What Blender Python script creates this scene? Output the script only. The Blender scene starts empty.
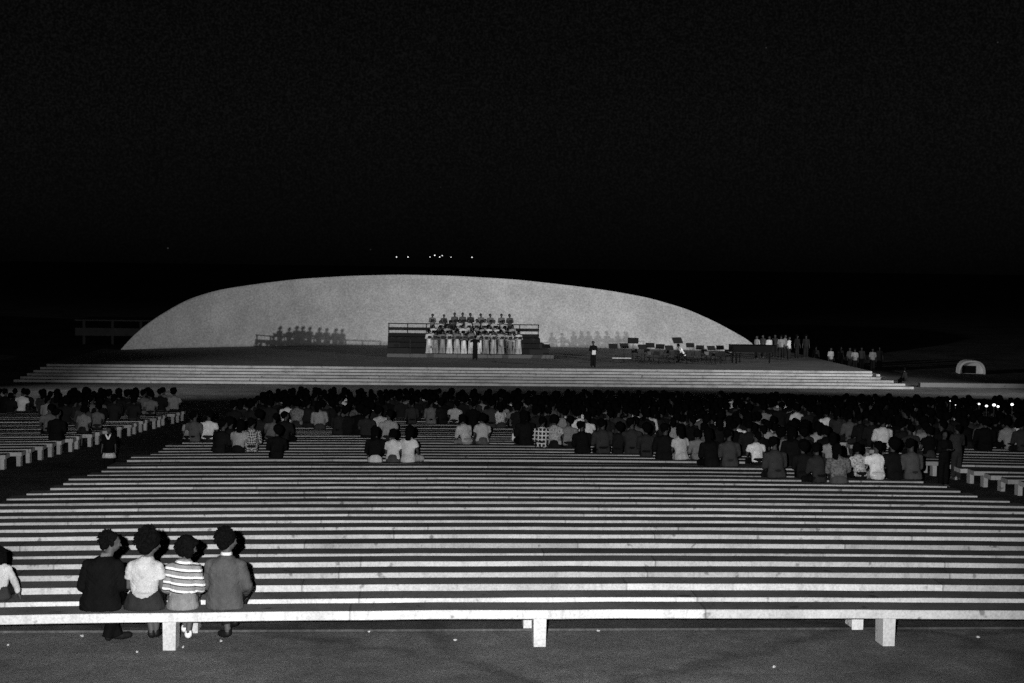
import bpy, bmesh, math, random
import numpy as np
from mathutils import Vector, Matrix, Euler
random.seed(7)
S = bpy.context.scene
COL = S.collection
R = math.radians

# ------------------------------------------------------------------ camera
CAM = Vector((-2.09, 0.0, 4.385))
YAW, PITCH, ROLL, F = R(4.0), R(3.08), R(0.8), 1422.0
cam_rot = (Matrix.Rotation(-YAW, 3, 'Z') @ Matrix.Rotation(R(90) - PITCH, 3, 'X') @ Matrix.Rotation(ROLL, 3, 'Z'))
cd = bpy.data.cameras.new('camera'); cam = bpy.data.objects.new('camera', cd); COL.objects.link(cam)
cd.sensor_width = 36.0; cd.lens = F * 36.0 / 1024.0; cd.clip_end = 6000; cd.clip_start = 0.1
cam.matrix_world = Matrix.Translation(CAM) @ cam_rot.to_4x4()
S.camera = cam
IR = cam_rot.transposed()
def proj(x, y, z):
    v = IR @ (Vector((x, y, z)) - CAM)
    return 512 + F * v.x / -v.z, 341.5 - F * v.y / -v.z
def x_at(px, y, z):                       # world x on the line (y, z) that shows at picture column px
    a, b = -120.0, 120.0
    for _ in range(40):
        m = (a + b) / 2
        if proj(m, y, z)[0] < px: a = m
        else: b = m
    return (a + b) / 2
def z_at(py, x, y):
    a, b = -12.0, 40.0
    for _ in range(40):
        m = (a + b) / 2
        if proj(x, y, m)[1] > py: a = m
        else: b = m
    return (a + b) / 2

# ------------------------------------------------------------------ materials
def nt(name, rough=0.85, spec=0.2):
    m = bpy.data.materials.new(name); m.use_nodes = True
    t = m.node_tree; b = t.nodes['Principled BSDF']
    b.inputs['Roughness'].default_value = rough
    b.inputs['Specular IOR Level'].default_value = spec
    return m, t, b
def N(t, kind, **kw):
    n = t.nodes.new(kind)
    for k, v in kw.items():
        if k in n.inputs.keys(): n.inputs[k].default_value = v
        else: setattr(n, k, v)
    return n
def g(v): return (v, v, v, 1)
def ramp(t, fac, stops):
    r = t.nodes.new('ShaderNodeValToRGB'); t.links.new(fac, r.inputs[0])
    e = r.color_ramp.elements
    while len(e) < len(stops): e.new(0.5)
    for i, (p, v) in enumerate(stops): e[i].position = p; e[i].color = g(v)
    return r.outputs[0]
def mul(t, a, b, kind='MULTIPLY', fac=1.0):
    m = t.nodes.new('ShaderNodeMix'); m.data_type = 'RGBA'; m.blend_type = kind
    m.inputs[0].default_value = fac
    for s, v in ((m.inputs[6], a), (m.inputs[7], b)):
        if hasattr(v, 'links'): t.links.new(v, s)
        else: s.default_value = g(v)
    return m.outputs[2]
def coord(t, scale=(1, 1, 1), rot=(0, 0, 0), out='Object'):
    c = t.nodes.new('ShaderNodeTexCoord'); mp = t.nodes.new('ShaderNodeMapping')
    mp.inputs['Scale'].default_value = scale; mp.inputs['Rotation'].default_value = rot
    t.links.new(c.outputs[out], mp.inputs[0]); return mp.outputs[0]
def noise(t, vec, scale, detail=4, rough=0.6):
    n = N(t, 'ShaderNodeTexNoise', Scale=scale, Detail=detail, Roughness=rough)
    t.links.new(vec, n.inputs['Vector']); return n.outputs['Fac']
def bump(t, b, h, strength=0.3, dist=0.02):
    n = N(t, 'ShaderNodeBump', Strength=strength, Distance=dist)
    t.links.new(h, n.inputs['Height']); t.links.new(n.outputs[0], b.inputs['Normal'])

def concrete(name, base, lo=0.72, hi=1.15, scale=1.0, spots=True, streak=True):
    m, t, b = nt(name, 0.9, 0.15)
    oi = t.nodes.new('ShaderNodeObjectInfo')
    v = coord(t)
    add = t.nodes.new('ShaderNodeVectorMath'); add.operation = 'ADD'
    sc = t.nodes.new('ShaderNodeVectorMath'); sc.operation = 'SCALE'; sc.inputs[3].default_value = 37.0
    cmb = t.nodes.new('ShaderNodeCombineXYZ')
    t.links.new(oi.outputs['Random'], cmb.inputs[0]); t.links.new(oi.outputs['Random'], cmb.inputs[2])
    t.links.new(cmb.outputs[0], sc.inputs[0]); t.links.new(v, add.inputs[0]); t.links.new(sc.outputs[0], add.inputs[1])
    v = add.outputs[0]
    c = ramp(t, noise(t, v, 0.9 * scale, 6, 0.65), [(0.3, base * lo), (0.5, base), (0.72, base * hi)])
    c = mul(t, c, ramp(t, oi.outputs['Random'], [(0.0, 0.78), (0.35, 0.96), (1.0, 1.12)]))
    fine = ramp(t, noise(t, v, 38 * scale, 5, 0.75), [(0.32, 0.72), (0.5, 1.0), (0.68, 1.22)])
    c = mul(t, c, fine)
    if streak:
        mp = t.nodes.new('ShaderNodeMapping'); mp.inputs['Scale'].default_value = (5, 5, 0.5)
        t.links.new(v, mp.inputs[0])
        c = mul(t, c, ramp(t, noise(t, mp.outputs[0], 1.4, 5, 0.7), [(0.34, 0.8), (0.46, 1.0), (0.7, 1.05)]))
    if spots:
        c = mul(t, c, ramp(t, noise(t, v, 6.5 * scale, 2, 0.5), [(0.27, 0.45), (0.34, 1.0)]))
    t.links.new(c, b.inputs['Base Color'])
    bump(t, b, noise(t, v, 55 * scale, 5, 0.7), 0.35, 0.01)
    return m
M = {}
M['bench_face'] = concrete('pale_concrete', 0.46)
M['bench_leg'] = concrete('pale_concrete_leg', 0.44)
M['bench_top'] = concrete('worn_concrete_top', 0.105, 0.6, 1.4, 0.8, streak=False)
M['shell'] = concrete('shell_concrete', 0.5, 0.9, 1.08, 0.35, spots=False, streak=False)
def joints(m, step=4.1):
    t = m.node_tree; b = t.nodes['Principled BSDF']; src = b.inputs['Base Color'].links[0].from_socket
    oi = t.nodes.new('ShaderNodeObjectInfo'); sx = t.nodes.new('ShaderNodeSeparateXYZ'); t.links.new(coord(t), sx.inputs[0])
    def mth(op, a, b_):
        n = N(t, 'ShaderNodeMath', operation=op)
        for i, v in enumerate((a, b_)):
            if v is None: continue
            if hasattr(v, 'links'): t.links.new(v, n.inputs[i])
            else: n.inputs[i].default_value = v
        return n.outputs[0]
    q = mth('ADD', mth('DIVIDE', sx.outputs[0], step), mth('MULTIPLY', oi.outputs['Random'], 13.0))
    fr = mth('FRACT', q, None); fl = mth('FLOOR', q, None)
    wn = t.nodes.new('ShaderNodeTexWhiteNoise'); wn.noise_dimensions = '2D'
    cb = t.nodes.new('ShaderNodeCombineXYZ'); t.links.new(fl, cb.inputs[0]); t.links.new(oi.outputs['Random'], cb.inputs[1]); t.links.new(cb.outputs[0], wn.inputs['Vector'])
    c = mul(t, src, ramp(t, wn.outputs['Value'], [(0.0, 0.82), (0.5, 1.0), (1.0, 1.1)]))
    c = mul(t, c, ramp(t, fr, [(0.0, 0.45), (0.003, 0.5), (0.006, 1.0)]))
    t.links.new(c, b.inputs['Base Color'])
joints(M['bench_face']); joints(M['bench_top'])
def regrain(m, sc, lo, hi):
    t = m.node_tree; b = t.nodes['Principled BSDF']; lk = b.inputs['Base Color'].links[0]; src = lk.from_socket
    v = coord(t)
    c = mul(t, src, ramp(t, noise(t, v, sc, 2, 0.7), [(0.33, lo), (0.5, 1.0), (0.67, hi)]))
    c = mul(t, c, ramp(t, noise(t, v, 0.5, 5, 0.6), [(0.35, 0.86), (0.65, 1.1)]))
    t.links.new(c, b.inputs['Base Color'])
regrain(M['shell'], 7.0, 0.8, 1.2)
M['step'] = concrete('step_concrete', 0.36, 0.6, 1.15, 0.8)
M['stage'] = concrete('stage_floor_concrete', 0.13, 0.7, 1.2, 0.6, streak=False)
def ground_mat(name='worn_asphalt', k=1.0):
    m, t, b = nt(name, 0.95, 0.1)
    v = coord(t)
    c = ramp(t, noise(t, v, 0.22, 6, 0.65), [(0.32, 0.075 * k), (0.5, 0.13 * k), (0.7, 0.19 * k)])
    c = mul(t, c, ramp(t, noise(t, v, 2.2, 6, 0.7), [(0.3, 0.7), (0.55, 1.0), (0.75, 1.35)]))
    c = mul(t, c, ramp(t, noise(t, v, 26, 6, 0.8), [(0.3, 0.5), (0.5, 1.0), (0.7, 1.6)]))
    vo = N(t, 'ShaderNodeTexVoronoi', Scale=0.33); vo.feature = 'DISTANCE_TO_EDGE'
    nz = t.nodes.new('ShaderNodeTexNoise'); nz.inputs['Scale'].default_value = 1.5
    t.links.new(v, nz.inputs['Vector'])
    mx = t.nodes.new('ShaderNodeMix'); mx.data_type = 'VECTOR'; mx.inputs[0].default_value = 0.35
    t.links.new(v, mx.inputs[4]); t.links.new(nz.outputs['Color'], mx.inputs[5]); t.links.new(mx.outputs[1], vo.inputs['Vector'])
    c = mul(t, c, ramp(t, vo.outputs['Distance'], [(0.0, 0.62), (0.018, 0.8), (0.03, 1.0)]))
    sp = N(t, 'ShaderNodeTexVoronoi', Scale=1.3); t.links.new(v, sp.inputs['Vector'])
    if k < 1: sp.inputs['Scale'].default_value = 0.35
    c = mul(t, c, ramp(t, sp.outputs['Distance'], [(0.0, 0.4), (0.012, 0.35), (0.02, 0.0)]), 'ADD')
    t.links.new(c, b.inputs['Base Color'])
    bump(t, b, noise(t, v, 30, 6, 0.8), 0.5, 0.03)
    return m
M['ground'] = ground_mat(); M['dark_ground'] = ground_mat('darker_ground', 0.5)  # second one is a darker tone, from the lip to the seating front
def cloth(name, pattern=None, rough=0.95):
    m, t, b = nt(name, rough, 0.02)
    oi = t.nodes.new('ShaderNodeObjectInfo'); v = coord(t)
    base = oi.outputs['Color']
    if pattern == 'stripes':
        sx = t.nodes.new('ShaderNodeSeparateXYZ')
        t.links.new(coord(t, rot=(0.0, R(-6), 0)), sx.inputs[0])
        ml = N(t, 'ShaderNodeMath', operation='MULTIPLY'); ml.inputs[1].default_value = 12.6; t.links.new(sx.outputs[2], ml.inputs[0])
        fr = N(t, 'ShaderNodeMath', operation='FRACT'); t.links.new(ml.outputs[0], fr.inputs[0])
        base = ramp(t, fr.outputs[0], [(0.0, 0.19), (0.36, 0.19), (0.37, 0.035), (0.53, 0.035), (0.54, 0.62), (0.84, 0.62), (0.85, 0.19)])
    if pattern in ('plaid', 'dots'):
        if pattern == 'plaid':
            def lines(ax, k):
                sx = t.nodes.new('ShaderNodeSeparateXYZ'); t.links.new(v, sx.inputs[0])
                ml = N(t, 'ShaderNodeMath', operation='MULTIPLY'); ml.inputs[1].default_value = k; t.links.new(sx.outputs[ax], ml.inputs[0])
                fr = N(t, 'ShaderNodeMath', operation='FRACT'); t.links.new(ml.outputs[0], fr.inputs[0])
                return ramp(t, fr.outputs[0], [(0.0, 1), (0.3, 1), (0.34, 0), (0.98, 0)])
            c2 = mul(t, lines(0, 9), lines(2, 9), 'LIGHTEN')
            base = ramp(t, c2, [(0.4, 0.03), (0.6, 0.7)])
        else:
            ck = N(t, 'ShaderNodeTexChecker', Scale=24); t.links.new(coord(t, rot=(0, R(45), 0)), ck.inputs[0])
            base = ramp(t, ck.outputs['Fac'], [(0.4, 0.45), (0.6, 0.05)])
    if pattern == 'fold_shade':
        base = mul(t, base, ramp(t, noise(t, coord(t, (11, 11, 0.8)), 1.0, 3, 0.6), [(0.36, 0.25), (0.5, 0.9), (0.62, 1.25)]))  # shade of the skirt folds put into the colour as vertical streaks
    if pattern == 'print':
        base = mul(t, base, ramp(t, noise(t, v, 22, 2, 0.5), [(0.4, 0.6), (0.55, 1.3)]))
    c = mul(t, base, ramp(t, noise(t, v, 7, 4, 0.6), [(0.3, 0.75), (0.7, 1.2)]))
    c = mul(t, c, ramp(t, noise(t, v, 140, 2, 0.6), [(0.3, 0.7), (0.7, 1.3)]))
    t.links.new(c, b.inputs['Base Color'])
    mp = t.nodes.new('ShaderNodeMapping'); mp.inputs['Scale'].default_value = (1, 1, 0.45); mp.inputs['Rotation'].default_value = (0.3, 0.5, 0)
    t.links.new(v, mp.inputs[0])
    bump(t, b, noise(t, mp.outputs[0], 9, 3, 0.55), 0.9, 0.035)
    return m
M['cloth'] = cloth('woven_cloth')
M['stripes'] = cloth('striped_knit', 'stripes')
M['plaid'] = cloth('plaid_cloth', 'plaid')
M['dots'] = cloth('checked_cloth', 'dots')
M['print'] = cloth('printed_cloth', 'print')
M['gown'] = cloth('gown_fold_shade', 'fold_shade')
def plain(name, v, rough=0.7, spec=0.3, var=0.25, scale=12):
    m, t, b = nt(name, rough, spec); c = coord(t)
    t.links.new(ramp(t, noise(t, c, scale, 4), [(0.3, v * (1 - var)), (0.7, v * (1 + var))]), b.inputs['Base Color'])
    bump(t, b, noise(t, c, scale * 4, 3), 0.25, 0.01)
    return m
M['skin'] = plain('skin', 0.055, 0.6, 0.2, 0.12)
M['eye'] = plain('dark_eye', 0.02, 0.3, 0.5)
M['hair'] = plain('black_hair', 0.0035, 0.9, 0.03, 0.5, 60)
M['shoe'] = plain('black_leather', 0.006, 0.6, 0.15)
M['pale_shoe'] = plain('pale_leather', 0.6, 0.5)
M['black_wood'] = plain('black_painted_wood', 0.009, 0.7)
M['piano_black'] = plain('black_lacquer', 0.005, 0.6, 0.05)
M['black_metal'] = plain('black_metal', 0.012, 0.5)
M['pale_metal'] = plain('pale_metal', 0.5, 0.4)
M['grey_wood'] = plain('grey_wood', 0.09, 0.8)
M['paper'] = plain('white_paper', 0.8, 0.9, 0.1, 0.08)
M['scrap'] = plain('dirty_paper', 0.4, 0.9, 0.1, 0.2)
M['folder'] = plain('black_folder', 0.02, 0.6)
M['render'] = plain('pale_render', 0.8, 0.9, 0.1, 0.2, 2)
M['dim_render'] = plain('weathered_render', 0.13, 0.9, 0.1, 0.2, 2)
M['dark_opening'] = plain('dark_panel', 0.01, 0.9, 0.1)
M['glass'] = plain('dark_glass', 0.02, 0.1, 0.5)
def emit(name, s):
    m = bpy.data.materials.new(name); m.use_nodes = True; t = m.node_tree; t.nodes.clear()
    e = N(t, 'ShaderNodeEmission', Strength=s); o = t.nodes.new('ShaderNodeOutputMaterial')
    t.links.new(e.outputs[0], o.inputs[0]); return m
M['lamp_far'] = emit('lit_lamp', 1.6)
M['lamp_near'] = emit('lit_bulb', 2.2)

# ------------------------------------------------------------------ object helpers
def tag(o, label=None, cat=None, group=None, kind=None):
    for k, v in (('label', label), ('category', cat), ('group', group), ('kind', kind)):
        if v: o[k] = v
    return o
def link(name, me, parent=None, mats=(), color=None, smooth=False):
    o = bpy.data.objects.new(name, me); COL.objects.link(o)
    for m in mats:
        me.materials.append(m)
    if parent: o.parent = parent
    if color is not None: o.color = (color, color, color, 1)
    if smooth: me.polygons.foreach_set('use_smooth', [True] * len(me.polygons))
    return o
def from_bm(name, bm, mats, parent=None, color=None, smooth=False):
    me = bpy.data.meshes.new(name); bm.normal_update(); bm.to_mesh(me); bm.free()
    return link(name, me, parent, mats, color, smooth)
def empty(name, loc, rz=0.0):
    o = bpy.data.objects.new(name, None); COL.objects.link(o)
    o.location = loc; o.rotation_euler = (0, 0, rz); o.empty_display_size = 0.2; return o
def box(bm, c, s, rot=None, bev=0.0, mat=0):
    r = bmesh.ops.create_cube(bm, size=1.0)
    vs = r['verts']
    mt = Matrix.Translation(c) @ (rot.to_4x4() if rot else Matrix()) @ Matrix.Diagonal((s[0], s[1], s[2], 1))
    bmesh.ops.transform(bm, matrix=mt, verts=vs)
    fs = {f for v in vs for f in v.link_faces}
    for f in fs: f.material_index = mat
    if bev:
        es = list({e for v in vs for e in v.link_edges})
        bmesh.ops.bevel(bm, geom=es, offset=bev, segments=2, affect='EDGES', profile=0.6)
def rod(bm, a, b, r, r2=None, seg=8):
    a, b = Vector(a), Vector(b); d = b - a
    q = d.to_track_quat('Z', 'Y').to_matrix().to_4x4()
    bmesh.ops.create_cone(bm, cap_ends=True, segments=seg, radius1=r, radius2=r if r2 is None else r2, depth=d.length,
                          matrix=Matrix.Translation((a + b) / 2) @ q)
def ball(bm, c, r, rot=None, sub=2):
    r = (r, r, r) if isinstance(r, (int, float)) else r
    mt = Matrix.Translation(c) @ (rot.to_4x4() if rot else Matrix()) @ Matrix.Diagonal((r[0], r[1], r[2], 1))
    bmesh.ops.create_icosphere(bm, subdivisions=sub, radius=1.0, matrix=mt)
def caps(bm, a, b, r0, r1):
    rod(bm, a, b, r0, r1, 14); ball(bm, a, r0); ball(bm, b, r1)
def chain(bm, pts, rs):
    for i in range(len(pts) - 1): caps(bm, pts[i], pts[i + 1], rs[i], rs[i + 1])
def loft(bm, rings, seg=20):                # rings of (cx, cy, cz, rx, ry)
    prev = None; first = None
    for (cx, cy, cz, rx, ry) in rings:
        cur = [bm.verts.new((cx + rx * math.cos(2 * math.pi * k / seg), cy + ry * math.sin(2 * math.pi * k / seg), cz)) for k in range(seg)]
        if prev:
            for k in range(seg): bm.faces.new((prev[k], prev[(k + 1) % seg], cur[(k + 1) % seg], cur[k]))
        else: first = cur
        prev = cur
    bm.faces.new(list(reversed(first))); bm.faces.new(prev)
WS = bpy.data.scenes.new('workshop')          # solids are fused in a scene of their own, removed at the end
def evaluated(o):
    vl = WS.view_layers[0]; vl.update(); dg = vl.depsgraph
    out = bpy.data.meshes.new_from_object(o.evaluated_get(dg))
    bpy.data.objects.remove(o); return out
def fuse(name, bm, voxel, smooth=4, dec=None):  # one continuous surface out of overlapping solids
    bmesh.ops.recalc_face_normals(bm, faces=bm.faces)
    me = bpy.data.meshes.new(name); bm.to_mesh(me); bm.free()
    o = bpy.data.objects.new(name, me); WS.collection.objects.link(o)
    m = o.modifiers.new('r', 'REMESH'); m.mode = 'VOXEL'; m.voxel_size = voxel; m.use_smooth_shade = True
    if smooth:
        s = o.modifiers.new('s', 'SMOOTH'); s.factor = 0.5; s.iterations = smooth
    if dec:
        d = o.modifiers.new('d', 'DECIMATE'); d.ratio = dec
    out = evaluated(o); out.name = name
    bpy.data.meshes.remove(me)
    out.polygons.foreach_set('use_smooth', [True] * len(out.polygons))
    out.materials.clear()
    return out

# ------------------------------------------------------------------ ground
SL = 0.0457
Y0, PITCHR, NROW = 16.09, 0.85, 47
LIP = 16.91
ZST = -3.115
def gz(y):
    if y < LIP: return -SL * (y - Y0) + 0.012 * max(0, min(1, (y - 16.1) / 0.7))
    if y < 56.5: return -SL * (y - Y0) + 0.036
    z1 = -SL * (56.5 - Y0) + 0.036
    if y < 87: return z1 + (ZST - z1) * (y - 56.5) / 30.5
    return ZST
def build_ground():
    bm = bmesh.new()
    ys = [-80, -40, 0, 8, 12, 14, 16, 16.1, 16.8, LIP - 0.002, LIP + 0.004, 20, 30, 40, 50, 56.5, 60, 70, 80, 87, 100, 130, 200, 500, 3500]
    xs = [-2500, -400, -120, -60, -40, -30, -20, -12, -6, 0, 6, 12, 20, 30, 40, 60, 120, 400, 2500]
    vs = [[bm.verts.new((x, y, gz(y) + 0.0)) for x in xs] for y in ys]
    for j in range(len(ys) - 1):
        for i in range(len(xs) - 1):
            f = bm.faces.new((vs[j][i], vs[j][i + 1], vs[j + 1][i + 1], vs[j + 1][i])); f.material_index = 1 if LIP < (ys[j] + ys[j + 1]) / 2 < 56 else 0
    from_bm('ground', bm, [M['ground'], M['dark_ground']])['kind'] = 'structure'
build_ground()

# ------------------------------------------------------------------ benches
TH, DP, LEGW, LEGD = 0.105, 0.40, 0.15, 0.28
def sag(x): return x * x / 240.0
rows = []
rj = random.Random(3)
for n in range(NROW):
    jy = rj.uniform(-0.035, 0.035) if n > 2 else 0
    jz = rj.uniform(-0.012, 0.012) if n > 1 else 0
    y = Y0 + PITCHR * n + jy
    ztop = -SL * (Y0 + PITCHR * n - Y0) + 0.43 + jz
    if n == 1: ztop -= 0.02
    rows.append((y, ztop))
def edge_c(y): return 9.3 - 0.07 * (y - 29)
def edge_l(y): return -(12.1 - 0.07 * (y - 36.4))
def edge_r(y): return 11.15 - 0.08 * (y - 33.4)
def ordinal(n):
    a = ['nearest', 'second', 'third', 'fourth', 'fifth', 'sixth', 'seventh', 'eighth', 'ninth', 'tenth', 'eleventh', 'twelfth', 'thirteenth',
         'fourteenth', 'fifteenth', 'sixteenth', 'seventeenth', 'eighteenth', 'nineteenth']
    if n < 19: return a[n]
    n += 1
    t_ = ['twent', 'thirt', 'fort', 'fift'][n // 10 - 2]
    if n % 10 == 0: return t_ + 'ieth'
    return t_ + 'y-' + ['', 'first', 'second', 'third', 'fourth', 'fifth', 'sixth', 'seventh', 'eighth', 'ninth'][n % 10]
def cright(n, y): return edge_c(y) if n < 35 else edge_r(y) - 0.35
def bench(n, x0, x1, legs, label, group):
    y, zt = rows[n]
    root = empty('bench', ((x0 + x1) / 2, y - sag((x0 + x1) / 2), gz(y)))
    ox, oy, oz = root.location
    bm = bmesh.new()
    K = max(6, int((x1 - x0) / 0.7)); prof = [(0, 0), (0, -TH), (DP, -TH), (DP, 0)]
    bev = 0.008
    prof = [(0.0, -bev), (0.0, -TH + bev), (bev, -TH), (DP - bev, -TH), (DP, -TH + bev), (DP, -bev), (DP - bev, 0), (bev, 0)]
    rj2 = random.Random(n * 7 + int(x0))
    prev = None
    for k in range(K + 1):
        x = x0 + (x1 - x0) * k / K
        wz = rj2.uniform(-0.003, 0.003); wy = rj2.uniform(-0.004, 0.004)
        cur = [bm.verts.new((x - ox, y - sag(x) + a + wy - oy, zt + b + wz - oz)) for a, b in prof]
        if prev:
            for q in range(8):
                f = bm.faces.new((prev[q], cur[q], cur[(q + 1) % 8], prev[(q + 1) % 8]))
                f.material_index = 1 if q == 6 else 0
        else: bm.faces.new(cur)
        prev = cur
    bm.faces.new(list(reversed(prev)))
    bmesh.ops.recalc_face_normals(bm, faces=bm.faces)
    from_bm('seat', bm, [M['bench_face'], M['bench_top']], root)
    for lx in legs:
        ly = y - sag(lx) + 0.006
        zb = gz(ly) - 0.04; ztp = zt - TH + 0.004
        kk = 1.0 if 'central' in group else 0.72
        bm = bmesh.new(); box(bm, (0, 0, 0), (LEGW * kk, LEGD * kk, ztp - zb), bev=0.006)
        # slight taper as cast
        for v in bm.verts:
            if v.co.z < 0: v.co.x *= 0.93
        l = from_bm('leg', bm, [M['bench_leg']], root)
        l.location = (lx - ox, ly + LEGD / 2 - oy, (ztp + zb) / 2 - oz)
    tag(root, label, 'bench', group)
for n in range(NROW):
    y, zt = rows[n]
    e = edge_c(y); rr = random.Random(n + 100)
    xl, xr = -e + rr.uniform(-0.14, 0.14), cright(n, y) + rr.uniform(-0.14, 0.14)
    if n == 0:
        lx = [x_at(p, y, 0.2) for p in (170.5, 540, 888)]; lx = [lx[0] - 4.1] + lx + [lx[2] + 4.1, ]
        lx = [v for v in lx if xl < v < xr]
    elif n == 1:
        lx = [x_at(p, y, 0.2) for p in (529.5, 857)]; lx = [lx[0] - 8.1, lx[0] - 4.02, lx[0], lx[1], lx[1] + 4]
    else:
        k = 5; lx = [xl + 0.35 + (xr - xl - 0.7) * i / (k - 1) for i in range(k)]
    where = {0: 'nearest bench of the central block, four people on its seat, pale edge and stub legs',
             1: 'second bench of the central block, child seated at its far left end'}.get(
        n, '%s bench of the central block counted from the camera, long pale concrete slab' % ordinal(n))
    bench(n, xl, xr, lx, where, 'long concrete benches of the central block')
    if n >= 15:
        xe = edge_l(y) + rr.uniform(-0.08, 0.08)
        bench(n, xe - 18, xe, [xe - 0.09, xe - 4.6, xe - 9.1, xe - 13.6, xe - 17.6],
              '%s concrete bench of the left block, level with the %s central row' % (ordinal(n - 15), ordinal(n)), 'concrete benches of the left block')
        xe = edge_r(y) + rr.uniform(-0.08, 0.08)
        bench(n, xe, xe + 14, [xe + 0.3, xe + 4.6, xe + 9.1, xe + 13.6],
              '%s concrete bench of the right block, level with the %s central row' % (ordinal(n - 15), ordinal(n)), 'concrete benches of the right block')

# ------------------------------------------------------------------ people
def head(bm, c, yaw=0.0, nod=0.0, tilt=0.0, s=1.0, detail=True):
    Q = Euler((nod, tilt, yaw)).to_matrix()
    def P(x, y, z): return Vector(c) + Q @ (Vector((x, y, z)) * s)
    def B(x, y, z, rx, ry, rz): ball(bm, P(x, y, z), (rx * s, ry * s, rz * s), Q, 3)
    B(0, -0.008, 0.02, 0.076, 0.095, 0.088)
    B(0, 0.035, -0.035, 0.058, 0.058, 0.072)
    B(0, 0.055, -0.078, 0.03, 0.026, 0.022)
    B(0, 0.03, -0.06, 0.05, 0.048, 0.04)
    if detail:
        caps(bm, P(0, 0.09, 0.006), P(0, 0.113, -0.032), 0.009 * s, 0.013 * s)
        B(0, 0.083, 0.028, 0.05, 0.016, 0.012)
        B(0, 0.091, -0.058, 0.022, 0.01, 0.01)
        for sx in (-1, 1):
            B(0.077 * sx, -0.002, -0.005, 0.01, 0.018, 0.03)
            B(0.034 * sx, 0.082, -0.018, 0.018, 0.014, 0.016)
            B(0.031 * sx, 0.083, 0.008, 0.013, 0.011, 0.008)
    return P, Q
def hair(c, style, yaw=0.0, nod=0.0, tilt=0.0, s=1.0, voxel=0.012, seed=1):
    bm = bmesh.new(); Q = Euler((nod, tilt, yaw)).to_matrix(); r = random.Random(seed)
    def P(x, y, z): return Vector(c) + Q @ (Vector((x, y, z)) * s)
    def B(x, y, z, rx, ry, rz): ball(bm, P(x, y, z), (rx * s, ry * s, rz * s), Q, 2)
    if style == 'short':
        c = Vector(c) + Q @ Vector((0, -0.016, 0)) * s
        B(0, -0.022, 0.04, 0.086, 0.098, 0.086); B(0, -0.05, -0.01, 0.078, 0.06, 0.075)
        B(0.0, 0.02, 0.075, 0.065, 0.055, 0.035); B(0, -0.065, -0.04, 0.06, 0.035, 0.05)
        for sx in (-1, 1): B(0.072 * sx, 0.01, 0.0, 0.014, 0.022, 0.04)
        k, rad, cc, bs = 60, 0.09, (0, -0.03, 0.035), 0.014
    elif style == 'afro':
        B(0, -0.03, 0.045, 0.125, 0.125, 0.12); B(0, -0.055, -0.02, 0.11, 0.085, 0.1)
        k, rad, cc, bs = 150, 0.12, (0, -0.03, 0.04), 0.022
    elif style == 'bob':
        B(0, -0.02, 0.045, 0.092, 0.102, 0.085); B(0, -0.045, -0.03, 0.095, 0.075, 0.085)
        for sx in (-1, 1): B(0.08 * sx, 0.01, -0.025, 0.026, 0.05, 0.075)
        B(0, 0.06, 0.07, 0.065, 0.035, 0.03)
        k, rad, cc, bs = 70, 0.095, (0, -0.03, 0.0), 0.014
    else:  # long
        B(0, -0.02, 0.04, 0.09, 0.102, 0.088); B(0, -0.06, -0.05, 0.09, 0.055, 0.12); B(0, -0.075, -0.16, 0.08, 0.035, 0.12)
        for sx in (-1, 1): B(0.078 * sx, -0.01, -0.05, 0.024, 0.04, 0.1)
        k, rad, cc, bs = 60, 0.092, (0, -0.03, 0.03), 0.013
    for _ in range(k):
        v = Vector((r.gauss(0, 1), r.gauss(0, 1), r.gauss(0, 1))).normalized()
        if v.y > 0.35 or v.z < -0.6: continue
        p = Vector(cc) + v * rad
        bz = bs * r.uniform(0.7, 1.4) * s
        ball(bm, P(*p), bz, None, 1)
    if voxel < 0.012:                       # loose curls and tufts break the outline
        for _ in range(int(k * 1.6)):
            v = Vector((r.gauss(0, 1), r.gauss(0, 1), r.gauss(0, 1))).normalized()
            if v.y > 0.3 or v.z < -0.55: continue
            p = Vector(cc) + v * rad * (1.16 if style == 'afro' else 1.1) * r.uniform(0.96, 1.06)
            a_ = P(*p); b_ = a_ + (Q @ (v + Vector((r.uniform(-.9, .9), r.uniform(-.9, .9), r.uniform(-1.1, .3))))).normalized() * r.uniform(.008, .016 if style == 'short' else .028) * s
            rod(bm, a_ - (b_ - a_) * .8, b_, 0.011 * s, 0.005 * s, 6)
        return fuse('hair', bm, 0.0055, 1)
    return fuse('hair', bm, voxel, 1)
def hand(bm, w, d, s=1.0, side=1, curl=0.5, detail=True):
    d = Vector(d).normalized(); up = Vector((0, 0, 1))
    sd = d.cross(up).normalized()
    nrm = sd.cross(d).normalized()
    w = Vector(w)
    pc = w + d * 0.045 * s
    Qm = Matrix((sd, d, nrm)).transposed()
    ball(bm, pc, (0.04 * s, 0.05 * s, 0.018 * s), Qm, 2)
    if not detail:
        caps(bm, pc, w + d * 0.13 * s - nrm * 0.03 * s, 0.026 * s, 0.018 * s); return
    for i, (o, L) in enumerate(((-0.03, 0.062), (-0.01, 0.074), (0.01, 0.07), (0.03, 0.055))):
        a = w + d * 0.085 * s + sd * o * s
        b = a + (d * 0.9 - nrm * curl * 0.5).normalized() * L * 0.55 * s
        c = b + (d * 0.55 - nrm * curl).normalized() * L * 0.5 * s
        chain(bm, [a, b, c], [0.0095 * s, 0.009 * s, 0.008 * s])
    t0 = w + d * 0.03 * s - sd * side * 0.032 * s
    t1 = t0 + (d * 0.7 - sd * side * 0.6).normalized() * 0.035 * s
    chain(bm, [t0, t1, t1 + d * 0.03 * s], [0.013 * s, 0.011 * s, 0.009 * s])

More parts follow.
